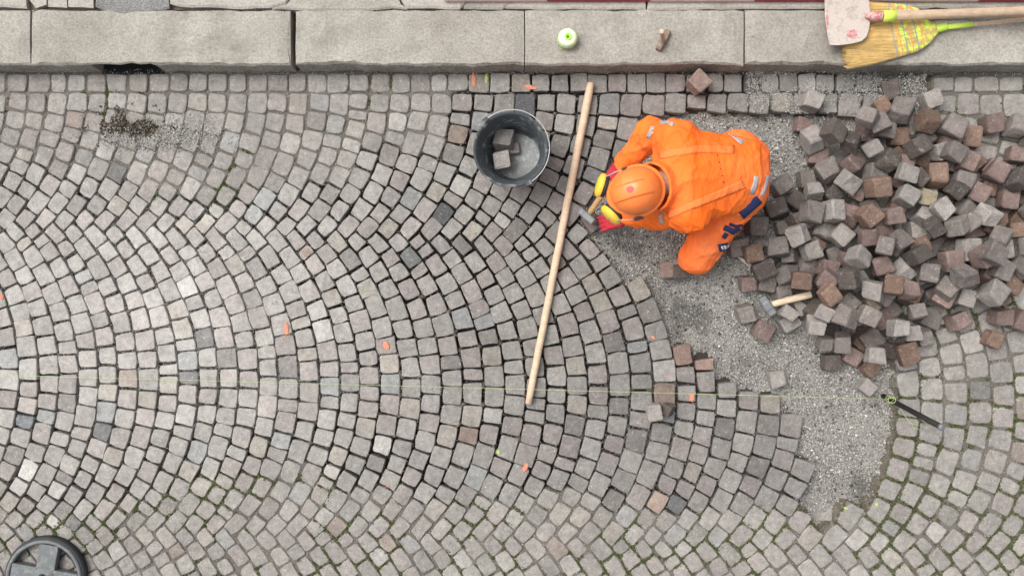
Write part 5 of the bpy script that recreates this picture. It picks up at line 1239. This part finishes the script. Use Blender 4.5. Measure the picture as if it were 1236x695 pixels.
def surface_nets(fn, lo, hi, h):
    lo = np.array(lo, float); hi = np.array(hi, float); n = np.ceil((hi - lo) / h).astype(int) + 1
    ax_ = [lo[i] + h * np.arange(n[i]) for i in range(3)]
    P = np.stack(np.meshgrid(*ax_, indexing='ij'), -1); D = fn(P)
    D[0], D[-1] = np.abs(D[0]) + 1e-4, np.abs(D[-1]) + 1e-4; D[:, 0], D[:, -1] = np.abs(D[:, 0]) + 1e-4, np.abs(D[:, -1]) + 1e-4
    D[:, :, 0], D[:, :, -1] = np.abs(D[:, :, 0]) + 1e-4, np.abs(D[:, :, -1]) + 1e-4
    sgn = D < 0; m = n - 1
    acc = np.zeros((*m, 3)); cnt = np.zeros(tuple(m))
    offs = [(i, j, k) for i in (0, 1) for j in (0, 1) for k in (0, 1)]
    for a in offs:
        for d in range(3):
            if a[d] == 1: continue
            b = list(a); b[d] = 1
            sa = tuple(slice(a[i], a[i] + m[i]) for i in range(3)); sb = tuple(slice(b[i], b[i] + m[i]) for i in range(3))
            A, B = D[sa], D[sb]; x = (A < 0) != (B < 0)
            t = np.where(x, A / np.where(x, A - B, 1), 0)
            pos = np.zeros((*m, 3)); pos[...] = np.array(a); pos[..., d] += t
            acc += pos * x[..., None]; cnt += x
    act = cnt > 0; vid = -np.ones(tuple(m), int); vid[act] = np.arange(act.sum())
    idx = np.argwhere(act); V = lo + h * (idx + acc[act] / cnt[act][:, None])
    F = []
    for d in range(3):
        u, w = (d + 1) % 3, (d + 2) % 3
        sl0 = [slice(1, m[i]) for i in range(3)]; sl0[d] = slice(0, m[d]); sl1 = list(sl0); sl1[d] = slice(1, m[d] + 1)
        A, B = sgn[tuple(sl0)], sgn[tuple(sl1)]
        for (cond, flip) in ((A & ~B, False), (~A & B, True)):
            e = np.argwhere(cond)
            if not len(e): continue
            base = e.copy(); base[:, u] += 1; base[:, w] += 1
            def g(du, dw):
                q = base.copy(); q[:, u] -= du; q[:, w] -= dw; return vid[q[:, 0], q[:, 1], q[:, 2]]
            q4 = np.stack([g(1, 1), g(0, 1), g(0, 0), g(1, 0)], -1)
            if flip: q4 = q4[:, ::-1]
            F.append(q4)
    return V, np.concatenate(F)
def sdf_obj(name, fn, lo, hi, h, mat, parent, relax=2):
    V, F = surface_nets(fn, lo, hi, h)
    # light smoothing of grid steps
    for _ in range(relax):
        s = np.zeros_like(V); c = np.zeros(len(V))
        for i in range(4):
            a, b = F[:, i], F[:, (i + 1) % 4]
            np.add.at(s, a, V[b]); np.add.at(c, a, 1); np.add.at(s, b, V[a]); np.add.at(c, b, 1)
        V = V * 0.5 + 0.5 * s / c[:, None]
    me = bpy.data.meshes.new(name); me.from_pydata(V.tolist(), [], F.tolist()); me.materials.append(mat)
    me.polygons.foreach_set('use_smooth', [True] * len(me.polygons)); me.update()
    return link(name, me, parent)

def cloth_mat(name, col, col2, scale=5.0):
    m, N, L, b = mat_base(name)
    P = N.new('ShaderNodeNewGeometry').outputs['Position']
    n = noise(N, L, scale, 4, 0.55, P); r = ramp(N, [(0.35, (0, 0, 0)), (0.7, (1, 1, 1))]); L.new(n.outputs['Fac'], r.inputs['Fac'])
    n2 = noise(N, L, 700, 2, 0.5, P); r2 = ramp(N, [(0.3, (0.9,) * 3), (0.7, (1.08,) * 3)]); L.new(n2.outputs['Fac'], r2.inputs['Fac'])
    L.new(mix(N, L, mix(N, L, col, col2, r.outputs['Color']), r2.outputs['Color'], 1.0, 'MULTIPLY'), b.inputs['Base Color'])
    b.inputs['Roughness'].default_value = 0.85; b.inputs['Specular IOR Level'].default_value = 0.15
    mp = N.new('ShaderNodeMapping'); mp.inputs['Scale'].default_value = (22, 11, 16); mp.inputs['Rotation'].default_value = (0.2, 0.3, 0.5); L.new(P, mp.inputs['Vector'])
    nw = noise(N, L, 1.0, 3, 0.5, mp.outputs[0])
    bp = N.new('ShaderNodeBump'); bp.inputs['Strength'].default_value = 0.6; bp.inputs['Distance'].default_value = 0.03
    L.new(nw.outputs['Fac'], bp.inputs['Height']); L.new(bp.outputs[0], b.inputs['Normal'])
    return m
M_JACKET = cloth_mat('hi_vis_orange', (0.93, 0.158, 0.018), (0.97, 0.215, 0.048))
M_TROUSER = cloth_mat('trouser_orange', (0.94, 0.175, 0.035), (0.97, 0.22, 0.065))
stain(M_TROUSER, (0.62, 0.27, 0.12), 7.0, 0.52, 0.45); stain(M_JACKET, (0.80, 0.20, 0.05), 6.0, 0.54, 0.4)
M_STRAP = cloth_mat('pale_orange_band', (0.95, 0.195, 0.045), (0.96, 0.228, 0.070))
M_REFLECT = plain('reflective_grey', (0.46, 0.45, 0.47), 0.45, 0.2, 0.12)
M_NAVY = plain('navy_trim', (0.016, 0.028, 0.095), 0.8, 0, 0.2)
M_WHITE = plain('white_print', (0.75, 0.76, 0.80), 0.7)
M_SKIN = plain('skin', (0.50, 0.30, 0.215), 0.55, 0, 0.08, 60)
M_HAIR = plain('dark_hair', (0.035, 0.024, 0.018), 0.6, 0, 0.3, 120)
M_BOOT = patch_mat('dusty_boot', (0.045, 0.035, 0.028), (0.16, 0.14, 0.12), 30, 0.55, 0.8)
M_GLOVE = patch_mat('red_glove', (0.42, 0.022, 0.035), (0.30, 0.02, 0.03), 40, 0.55, 0.8, 0, 0.3)
M_GLOVED = patch_mat('glove_coating', (0.07, 0.07, 0.075), (0.16, 0.155, 0.15), 50, 0.55, 0.8)
M_HELMET = plain('helmet_orange', (0.90, 0.215, 0.045), 0.36, 0, 0.05, 30, 0.02, 0.5)
stain(M_HELMET, (0.75, 0.30, 0.13), 14.0, 0.55, 0.45); stain(M_HELMET, (0.55, 0.12, 0.03), 60.0, 0.60, 0.6)
M_SEAM = plain('dark_orange_seam', (0.74, 0.125, 0.02), 0.7)
M_STICKER = plain('red_sticker', (0.80, 0.10, 0.085), 0.6)
M_EARY = plain('earmuff_yellow', (0.78, 0.50, 0.055), 0.42, 0, 0.06)
M_EARK = plain('earmuff_black', (0.03, 0.03, 0.032), 0.6)

person = tag(empty('person', (0.98, 0.42, -0.045)), 'crouching worker in orange work clothes, orange helmet and red gloves laying stones', 'person')
SR, SL = (0.765, 0.685, 0.545), (0.825, 0.345, 0.535)
ER, EL = (0.680, 0.748, 0.345), (0.715, 0.352, 0.300)
WR, WL = (0.563, 0.622, 0.195), (0.598, 0.362, 0.138)
HC = np.array((0.572, 0.442, 0.610))          # middle of the head
fwd = np.array((-0.962, -0.272, 0.0)); fwd /= np.linalg.norm(fwd)
pit = math.radians(24)
hx = fwd * math.cos(pit) + np.array((0, 0, -math.sin(pit))); hz = fwd * math.sin(pit) + np.array((0, 0, math.cos(pit))); hy = np.cross(hz, hx)
HM = np.stack([hx, hy, hz], 1)               # columns: forward, left, up
def hp3(f, l, u): return tuple(HC + HM @ np.array((f, l, u)))

def folds(P, amp, seed, sx=1.0):
    x, y, z = P[..., 0], P[..., 1], P[..., 2]
    r = random.Random(seed); v = 0
    for k in range(5):
        d = np.array([r.gauss(0, 1), r.gauss(0, 1), r.gauss(0, 0.7)]); d /= np.linalg.norm(d); f = r.uniform(16, 38) * sx
        w = np.sin((x * d[1] - y * d[0]) * r.uniform(8, 16) + r.uniform(0, 6)) * 1.1
        v = v + (1 - np.abs(np.sin((x * d[0] + y * d[1] + z * d[2]) * f + w + r.uniform(0, 6)))) ** 3.5 * r.uniform(0.5, 1)
    return amp * (v - 0.8) * 1.25

body_pr = [('c', (0.80, 0.50, 0.50), (1.06, 0.54, 0.41), 0.11, 0.10), ('c', (0.80, 0.60, 0.51), (1.05, 0.60, 0.41), 0.085, 0.085), ('c', (0.83, 0.41, 0.50), (1.05, 0.47, 0.41), 0.085, 0.085),
           ('c', SR, SL, 0.07, 0.07), ('c', SR, ER, 0.055, 0.045), ('c', ER, WR, 0.043, 0.030), ('c', SL, EL, 0.055, 0.045), ('c', EL, WL, 0.043, 0.030),
           ('c', (1.08, 0.44, 0.36), (0.96, 0.155, 0.08), 0.085, 0.058), ('c', (0.96, 0.155, 0.06), (1.13, 0.46, 0.06), 0.055, 0.042),
           ('c', (1.08, 0.64, 0.36), (0.80, 0.63, 0.09), 0.085, 0.058), ('c', (0.80, 0.63, 0.06), (1.12, 0.67, 0.06), 0.055, 0.042),
           ('c', (0.76, 0.505, 0.56), hp3(-0.05, 0, -0.06), 0.062, 0.055),
           ('e', hp3(0, 0, 0.015), (0.096, 0.076, 0.105), HM), ('e', hp3(0.030, 0, -0.055), (0.062, 0.055, 0.065), HM),
           ('c', hp3(0.092, 0, -0.005), hp3(0.108, 0, -0.040), 0.009, 0.014), ('e', hp3(-0.005, 0.078, -0.015), (0.018, 0.008, 0.030), HM), ('e', hp3(-0.005, -0.078, -0.015), (0.018, 0.008, 0.030), HM),
           ('c', hp3(0.086, 0.022, -0.076), hp3(0.086, -0.022, -0.076), 0.007, 0.007), ('c', hp3(0.088, 0.045, 0.020), hp3(0.088, -0.045, 0.020), 0.008, 0.008)]
sdf_obj('body', lambda P: sunion(P, body_pr, 0.022), (0.40, 0.05, -0.02), (1.26, 0.84, 0.76), 0.0085, M_SKIN, person, 1)
for s in (1, -1):
    ey = MB(); ey.lathe([(0.0001, -0.012), (0.008, -0.009), (0.012, 0), (0.008, 0.009), (0.0001, 0.012)], 12, Matrix.Translation(hp3(0.084, 0.030 * s, 0.0))); ey.build('eye', M_WHITE, person, True)
hair_pr = [('e', hp3(-0.010, 0, 0.018), (0.098, 0.082, 0.104), HM)]
def hair_fn(P):
    q = (P - HC) @ HM
    return np.maximum(sunion(P, hair_pr, 0.01), np.maximum(q[..., 0] - 0.06 - 0.0 * q[..., 1], -0.045 - q[..., 2] + np.maximum(q[..., 0], 0) * 0.9))
sdf_obj('hair', hair_fn, HC - 0.14, HC + 0.14, 0.007, M_HAIR, person, 1)

jk = [('c', (0.80, 0.515, 0.530), (1.11, 0.545, 0.435), 0.140, 0.140), ('c', (0.795, 0.615, 0.525), (1.09, 0.610, 0.43), 0.118, 0.116), ('c', (0.83, 0.405, 0.515), (1.09, 0.475, 0.43), 0.118, 0.116),
      ('c', SR, SL, 0.092, 0.092), ('c', (0.745, 0.60, 0.47), (0.755, 0.42, 0.46), 0.085, 0.085), ('c', SR, ER, 0.088, 0.078), ('c', ER, WR, 0.078, 0.060), ('c', SL, EL, 0.082, 0.068), ('c', EL, WL, 0.068, 0.052)]
def torso_calm(P):
    return 1.0 - 0.62 * np.exp(-(((P[..., 0] - 0.97) / 0.15) ** 2 + ((P[..., 1] - 0.54) / 0.16) ** 2) ** 2)
def jacket_fn(P):
    d = sunion(P, jk, 0.038) - (folds(P, 0.0052, 3) + folds(P, 0.0060, 14, 0.45)) * torso_calm(P)
    # collar standing round the neck
    c = np.array(hp3(-0.075, 0, -0.085)); n_ = np.array((-0.80, -0.22, 0.56)); n_ /= np.linalg.norm(n_)
    q = (P - c) @ n_; rad = np.linalg.norm((P - c) - q[..., None] * n_, axis=-1)
    col = np.maximum(np.abs(rad - 0.104 - 0.12 * q) - 0.007, np.abs(q + 0.010) - 0.048)
    d = smin(d, col, 0.016)
    # hem behind and open neck
    hem = (P[..., 0] - 1.165) + 0.15 * (P[..., 2] - 0.45) - 0.004 * np.sin(P[..., 1] * 40)
    d = np.maximum(d, hem)
    hole = np.maximum(rad - 0.092 - 0.10 * q, -(q + 0.060))
    d = np.maximum(d, -hole)
    # cuffs end cleanly
    for (e, w_) in ((ER, WR), (EL, WL)):
        e = np.array(e); w_ = np.array(w_); v = (w_ - e) / np.linalg.norm(w_ - e); t = (P - w_) @ v; near = np.linalg.norm(P - w_, axis=-1) < 0.13
        d = np.where(near, np.maximum(d, t - 0.012), d)
    return d
jacket = sdf_obj('jacket', jacket_fn, (0.48, 0.20, 0.05), (1.25, 0.87, 0.74), 0.0058, M_JACKET, person, 1)

tr = [('c', (1.10, 0.475, 0.395), (1.10, 0.610, 0.395), 0.138, 0.138), ('c', (1.08, 0.44, 0.36), (0.965, 0.165, 0.115), 0.122, 0.094), ('c', (0.965, 0.165, 0.075), (1.12, 0.45, 0.07), 0.092, 0.072),
      ('c', (1.08, 0.645, 0.36), (0.82, 0.63, 0.10), 0.120, 0.094), ('c', (0.82, 0.63, 0.065), (1.12, 0.665, 0.06), 0.092, 0.072)]
def trouser_fn(P):
    d = sunion(P, tr, 0.035) - folds(P, 0.0058, 9, 0.9) - folds(P, 0.004, 17, 0.45)
    return np.maximum(d, -0.046 - P[..., 2])
trousers = sdf_obj('trousers', trouser_fn, (0.68, 0.03, -0.06), (1.28, 0.82, 0.58), 0.0068, M_TROUSER, person, 1)
for (a, b, c) in (((1.13, 0.47, 0.02), (1.20, 0.56, 0.000), (1.205, 0.60, 0.02)), ((1.13, 0.665, 0.02), (1.215, 0.68, 0.0), (1.225, 0.69, 0.02))):
    sdf_obj('boot', lambda P, a=a, b=b, c=c: np.maximum(sunion(P, [('c', a, b, 0.052, 0.048), ('c', b, c, 0.046, 0.040)], 0.02), -0.047 - P[..., 2]),
            np.minimum(a, c) - 0.08, np.maximum(b, c) + 0.08, 0.006, M_BOOT, person, 1)

# hands in gloves
def glove(wrist, X, Z, mirror, curls, thumb, name_label):
    X = np.array(X, float); X /= np.linalg.norm(X); Z = np.array(Z, float); Z -= X * (Z @ X); Z /= np.linalg.norm(Z); Y = np.cross(Z, X)
    if mirror: Y = -Y
    Mh = np.stack([X, Y, Z], 1); w0 = np.array(wrist, float)
    def T_(p): return tuple(w0 + Mh @ np.array(p, float))
    palm = [('c', T_((-0.035, 0, 0)), T_((0.02, 0, 0)), 0.031, 0.030), ('b', T_((0.055, 0.002, 0)), (0.044, 0.042, 0.017), 0.014, Mh)]
    fingers = []
    for f, (y0, L_, r_) in enumerate(((-0.032, 0.060, 0.0088), (-0.011, 0.072, 0.0098), (0.011, 0.078, 0.0100), (0.032, 0.071, 0.0098))):
        p = np.array((0.094, y0, 0.002)); a = 0.0; segs = []
        for q, (fr, cu) in enumerate(zip((0.45, 0.30, 0.25), curls[f])):
            a += cu; n_ = p + np.array((math.cos(a), 0.04 * (f - 1.5), -math.sin(a))) * L_ * fr; segs.append(('c', T_(p), T_(n_), r_ * (1.08 - 0.08 * q), r_ * (1.0 - 0.08 * q))); p = n_
        fingers.append(segs)
    th_ = []; p = np.array((0.025, 0.036, -0.006))
    for n_, ra, rb_ in thumb:
        n_ = np.array(n_); th_.append(('c', T_(p), T_(n_), ra, rb_)); p = n_
    fingers.append(th_)
    def fn(P):
        d = sunion(P, palm, 0.012)
        for sg_ in fingers: d = smin(d, sunion(P, sg_, 0.004), 0.006)
        return d
    pts_ = np.array([T_((x, y, z)) for x in (-0.07, 0.19) for y in (-0.08, 0.09) for z in (-0.11, 0.05)])
    o = sdf_obj('glove', fn, pts_.min(0), pts_.max(0), 0.0034, M_GLOVE, person, 1)
    o['label'] = name_label
    # rubber coating on palm and fingertips
    me = o.data; me.materials.append(M_GLOVED)
    co = np.zeros(len(me.polygons) * 3, np.float32); me.polygons.foreach_get('center', co); loc_ = (co.reshape(-1, 3) - w0) @ Mh
    me.polygons.foreach_set('material_index', ((loc_[:, 2] < -0.010) | (loc_[:, 0] > 0.135)).astype(np.int32))
    cf = MB(); a_ = w0 - X * 0.030; cf.tube([a_ - X * 0.02, a_ - X * 0.004, a_ + X * 0.012], [0.036, 0.038, 0.034], 18); cf.build('cuff', M_EARK, person, True)
    return T_
hh = W(709, 261.5, 0.10); hg = W(743.5, 209.5, 0.150); hdir = (hh - hg).normalized()
xr = np.array((-0.72, 0.52, -0.35)); hd_np = np.array(hdir); xr -= hd_np * (xr @ hd_np); xr /= np.linalg.norm(xr); zr = np.cross(xr, hd_np)
wr_pos = np.array(hg) - xr * 0.070 + zr * 0.031
glove(wr_pos, xr, zr, False, [(1.15, 1.35, 0.9)] * 4, (((0.050, 0.056, -0.022), 0.0135, 0.012), ((0.078, 0.050, -0.040), 0.0115, 0.0105), ((0.092, 0.030, -0.046), 0.010, 0.009)), 'red work glove closed round the hammer handle')
glove((0.580, 0.356, 0.118), (-0.93, -0.18, -0.26), (-0.25, 0.05, 0.95), True, [(0.35, 0.5, 0.4), (0.22, 0.5, 0.4), (0.15, 0.45, 0.4), (0.2, 0.45, 0.35)],
      (((0.045, 0.062, -0.016), 0.0135, 0.012), ((0.072, 0.074, -0.030), 0.0115, 0.0105), ((0.094, 0.074, -0.040), 0.010, 0.009)), 'red work glove resting at the edge of the stones')

# helmet
def helm(f, l, u): return Vector(hp3(f, l, u))
V = []; F = []; nt, npz = 96, 30
for i in range(npz + 1):
    ph = math.pi / 2 * (1 - i / npz)        # from crown to rim
    for j in range(nt):
        th = 2 * math.pi * j / nt; cf_, sf_ = math.cos(th), math.sin(th); rr = math.cos(ph) ** 0.82
        f_ = 0.117 * rr * cf_; l_ = 0.108 * rr * sf_; u_ = 0.004 + 0.132 * math.sin(ph) ** 0.95
        rid = min(1, max(0, (0.034 - abs(l_)) / 0.002)) * min(1, max(0, (0.112 - abs(f_)) / 0.02)); u_ += 0.0055 * rid
        V.append(helm(f_ + 0.004, l_, u_))
rimb = len(V)
for (ex, du) in ((0.005, -0.004), (0.012, -0.008), (0.012, -0.012), (0.004, -0.010), (-0.004, -0.004)):
    for j in range(nt):
        th = 2 * math.pi * j / nt; cf_, sf_ = math.cos(th), math.sin(th); pk = max(0, cf_) ** 3 * 0.022 * (1 if ex > 0.004 else 0.3)
        V.append(helm((0.117 + ex + pk) * cf_ + 0.004, (0.108 + ex) * sf_, 0.004 + du - pk * 0.25))
rows_ = npz + 1 + 5
for i in range(rows_ - 1):
    for j in range(nt): F.append((i * nt + j, (i + 1) * nt + j, (i + 1) * nt + (j + 1) % nt, i * nt + (j + 1) % nt))
helmet = obj('helmet', V, F, M_HELMET, person, True)
stk = MB(); V = []; 
for j in range(20):
    th = 2 * math.pi * j / 20; V.append(helm(0.030 + 0.0155 * math.cos(th), 0.000 + 0.0155 * math.sin(th), 0.1385 - 0.0035))
bvh_h = BVHTree.FromPolygons([v.co.copy() for v in helmet.data.vertices], [tuple(p.vertices) for p in helmet.data.polygons])
def on_surface(bvh, p, d, lift):
    hit = bvh.ray_cast(p, d)
    return None if hit[0] is None else hit[0] + (hit[1] if hit[1].dot(d) < 0 else -hit[1]) * lift
up_ = Vector(hz)
cpt = W(759, 230, 0.70)
V = []
for r_ in (0.0, 0.5, 1.0):
    for j in range(20):
        th = 2 * math.pi * j / 20; q = cpt + Vector((0.0155 * r_ * math.cos(th), 0.0155 * r_ * math.sin(th), 0.3)); V.append(on_surface(bvh_h, q, Vector((0, 0, -1)), 0.0012))
F = [(r_ * 20 + j, r_ * 20 + (j + 1) % 20, (r_ + 1) * 20 + (j + 1) % 20, (r_ + 1) * 20 + j) for r_ in range(2) for j in range(20)]
obj('sticker', V, F, M_STICKER, helmet, True)
for side, clip_px, cup_px, cup_n in ((1, (771, 263.5), (738, 259), (-0.70, -0.71, 0.02)), (-1, (756, 204), (726, 224), (-0.955, 0.28, 0.02))):
    cw = W(*clip_px, 0.585); cl = MB()
    ang = math.atan2(hx[1], hx[0]); cl.box(cw, (0.021, 0.0085, 0.016), Matrix.Rotation(ang, 3, 'Z'), 0.004); cl.build('ear_muff_clip', M_EARK, helmet)
    cc = W(*cup_px, 0.50); nv = Vector(cup_n).normalized(); Mq = Vector((0, 0, 1)).rotation_difference(nv).to_matrix().to_4x4()
    Tm = Matrix.Translation(cc) @ Mq
    cu = MB(); cu.lathe([(0.057, -0.006), (0.059, 0.002), (0.056, 0.012), (0.046, 0.020), (0.028, 0.025), (0.0005, 0.026)], 32, Tm @ Matrix.Diagonal((1.0, 1.0, 1, 1))); cu.lathe([(0.0005, -0.006), (0.052, -0.006)], 32, Tm @ Matrix.Diagonal((1.0, 1.0, 1, 1)))
    cu.build('ear_muff_cup', M_EARY, helmet, True)
    cs = MB(); cs.lathe([(0.020, -0.008), (0.050, -0.007), (0.053, -0.014), (0.048, -0.026), (0.034, -0.028), (0.024, -0.020)], 32, Tm @ Matrix.Diagonal((1.0, 1.0, 1, 1)), True); cs.build('ear_muff_cushion', M_EARK, helmet, True)
    ar = MB(); tip = cc + nv * 0.027 + Vector((0, 0, 0.0)); md_ = (cw + tip) / 2 + nv * 0.020 + Vector((0, 0, 0.02))
    ar.tube([cw, cw.lerp(md_, 0.6) + Vector((0, 0, 0.006)), md_.lerp(tip, 0.4), tip + nv * 0.004, tip], [0.0030, 0.0028, 0.0028, 0.0028, 0.004], 8); ar.build('ear_muff_arm', M_WIRE, helmet, True)

# bands and patches that follow the cloth
def bvh_of(o): return BVHTree.FromPolygons([v.co.copy() for v in o.data.vertices], [tuple(p.vertices) for p in o.data.polygons])
def band(o, bvh, path, width, mat, name, lift=0.0032, step=4.0, label=None):
    """path in picture pixels at about the cloth's height; laid onto the cloth from above"""
    pts_ = [np.array(p, float) for p in path]; dense = []
    for a, b in zip(pts_[:-1], pts_[1:]):
        m = max(1, int(np.linalg.norm(b - a) / step)); dense += [a + (b - a) * i / m for i in range(m)]
    dense.append(pts_[-1]); V = []; ok = []; nw = 4
    cam_p = Vector((0, 0, H))
    wl_ = width if hasattr(width, '__len__') else (width, width)
    for i, p in enumerate(dense):
        t = dense[min(i + 1, len(dense) - 1)] - dense[max(i - 1, 0)]; nrm = np.array((-t[1], t[0])) / (np.linalg.norm(t) + 1e-9)
        wd_ = wl_[0] + (wl_[1] - wl_[0]) * i / (len(dense) - 1)
        for j in range(nw + 1):
            q = p + nrm * wd_ * (j / nw - 0.5); d = (W(q[0], q[1], 0.0) - cam_p).normalized()
            h_ = bvh.ray_cast(cam_p, d); good = h_[0] is not None
            V.append((h_[0] + (h_[1] if h_[1].dot(d) < 0 else -h_[1]) * lift) if good else Vector((0, 0, 0))); ok.append(good)
    F = []
    for i in range(len(dense) - 1):
        for j in range(nw):
            f = (i * (nw + 1) + j, i * (nw + 1) + j + 1, (i + 1) * (nw + 1) + j + 1, (i + 1) * (nw + 1) + j)
            if all(ok[k] for k in f) and max((V[f[a]] - V[f[a - 1]]).length for a in range(4)) < 0.09: F.append(f)
    used = sorted({k for f in F for k in f}); mp_ = {k: i for i, k in enumerate(used)}
    if not F: return None
    bo = obj(name, [V[k] for k in used], [tuple(mp_[k] for k in f) for f in F], mat, o, True)
    md = bo.modifiers.new('thickness', 'SOLIDIFY'); md.thickness = 0.0008
    if label: bo['label'] = label
    return bo
bj, bt_ = bvh_of(jacket), bvh_of(trousers)
band(jacket, bj, [(796, 189), (815, 184), (845, 180), (886, 181)], (8, 10), M_STRAP, 'shoulder_strap')
band(jacket, bj, [(806, 260), (830, 250), (860, 238), (898, 222)], (8, 11), M_STRAP, 'shoulder_strap')
band(jacket, bj, [(782, 167), (786, 160), (788, 153)], 5, M_REFLECT, 'reflective_stripe')
band(jacket, bj, [(797, 149), (806, 147), (813, 151)], 5, M_REFLECT, 'reflective_stripe')
band(jacket, bj, [(800, 253), (797, 262), (800, 270)], 4, M_REFLECT, 'reflective_stripe')
band(jacket, bj, [(880, 160), (889, 166), (896, 173)], 6, M_REFLECT, 'reflective_stripe')
band(jacket, bj, [(913, 213), (911, 224), (907, 234)], 6, M_REFLECT, 'reflective_stripe')
for q in range(9):
    t = q / 8; a = (865.5 + 7.5 * t, 187 + 32 * t); band(jacket, bj, [a, (a[0] + 0.5, a[1] + 2.0)], 1.5, M_STRAP if q % 2 else M_BRED, 'stitch_mark', 0.002, 1.0)
for pth in ([(744.5, 226), (760, 220.5), (777, 216.5)], [(742.5, 245), (760, 239), (789, 232)]):
    band(helmet, bvh_h, pth, 0.9, M_SEAM, 'ridge_line', 0.0006, 3.0)
for pth in ([(818, 158), (829, 176), (836, 205), (838, 232), (834, 258)], [(905, 172), (909, 190), (909, 206)], [(786, 178), (779, 187), (770, 195)]):
    band(jacket, bj, pth, 0.9, M_SEAM, 'seam', 0.0012, 3.0)
band(trousers, bt_, [(927, 212), (924, 224), (919, 236)], 4, M_REFLECT, 'reflective_stripe')
band(trousers, bt_, [(878, 255), (890, 252), (900, 247)], 5, M_REFLECT, 'reflective_stripe')
for pth, w_ in (([(916, 240), (905, 249), (893, 258)], (11, 15)), ([(880, 270), (888, 273), (896, 272)], 4), ([(874, 274), (884, 279), (896, 279)], 7), ([(877, 281), (873, 287)], 5), ([(867, 299), (882, 296)], 9)):
    band(trousers, bt_, pth, w_, M_NAVY, 'navy_patch', 0.004, 3.0)
for q, (x_, ln) in enumerate(((871, 2.6), (874.5, 2.6), (878, 2.6))):       # pale lettering on the small label
    y_ = 299 - (x_ - 867) * 0.2
    band(trousers, bt_, [(x_ - 0.6, y_ - 2), (x_ + 0.2, y_ + 2)], 1.2, M_WHITE, 'label_letter', 0.0075, 1.0)
    band(trousers, bt_, [(x_ - 0.6, y_ - 1.6), (x_ + 1.8, y_ - 1.2)], 1.0, M_WHITE, 'label_letter', 0.0075, 1.0)
    band(trousers, bt_, [(x_ + 0.2, y_ + 0.4), (x_ + 2.0, y_ + 1.4)], 1.0, M_WHITE, 'label_letter', 0.0075, 1.0)
kids_world(person)
# the hammer in the worker's hand
h3 = hammer('hammer', 'paving hammer with steel head held in the gloved hand of the worker', hh, Vector((-0.62, 0.62, -0.45)), 0.105, 0.040, hh - hdir * 0.012, hg - hdir * 0.075, 0.0155, M_STEEL, (0.42, 0.27, 0.12))
kids_world(h3)
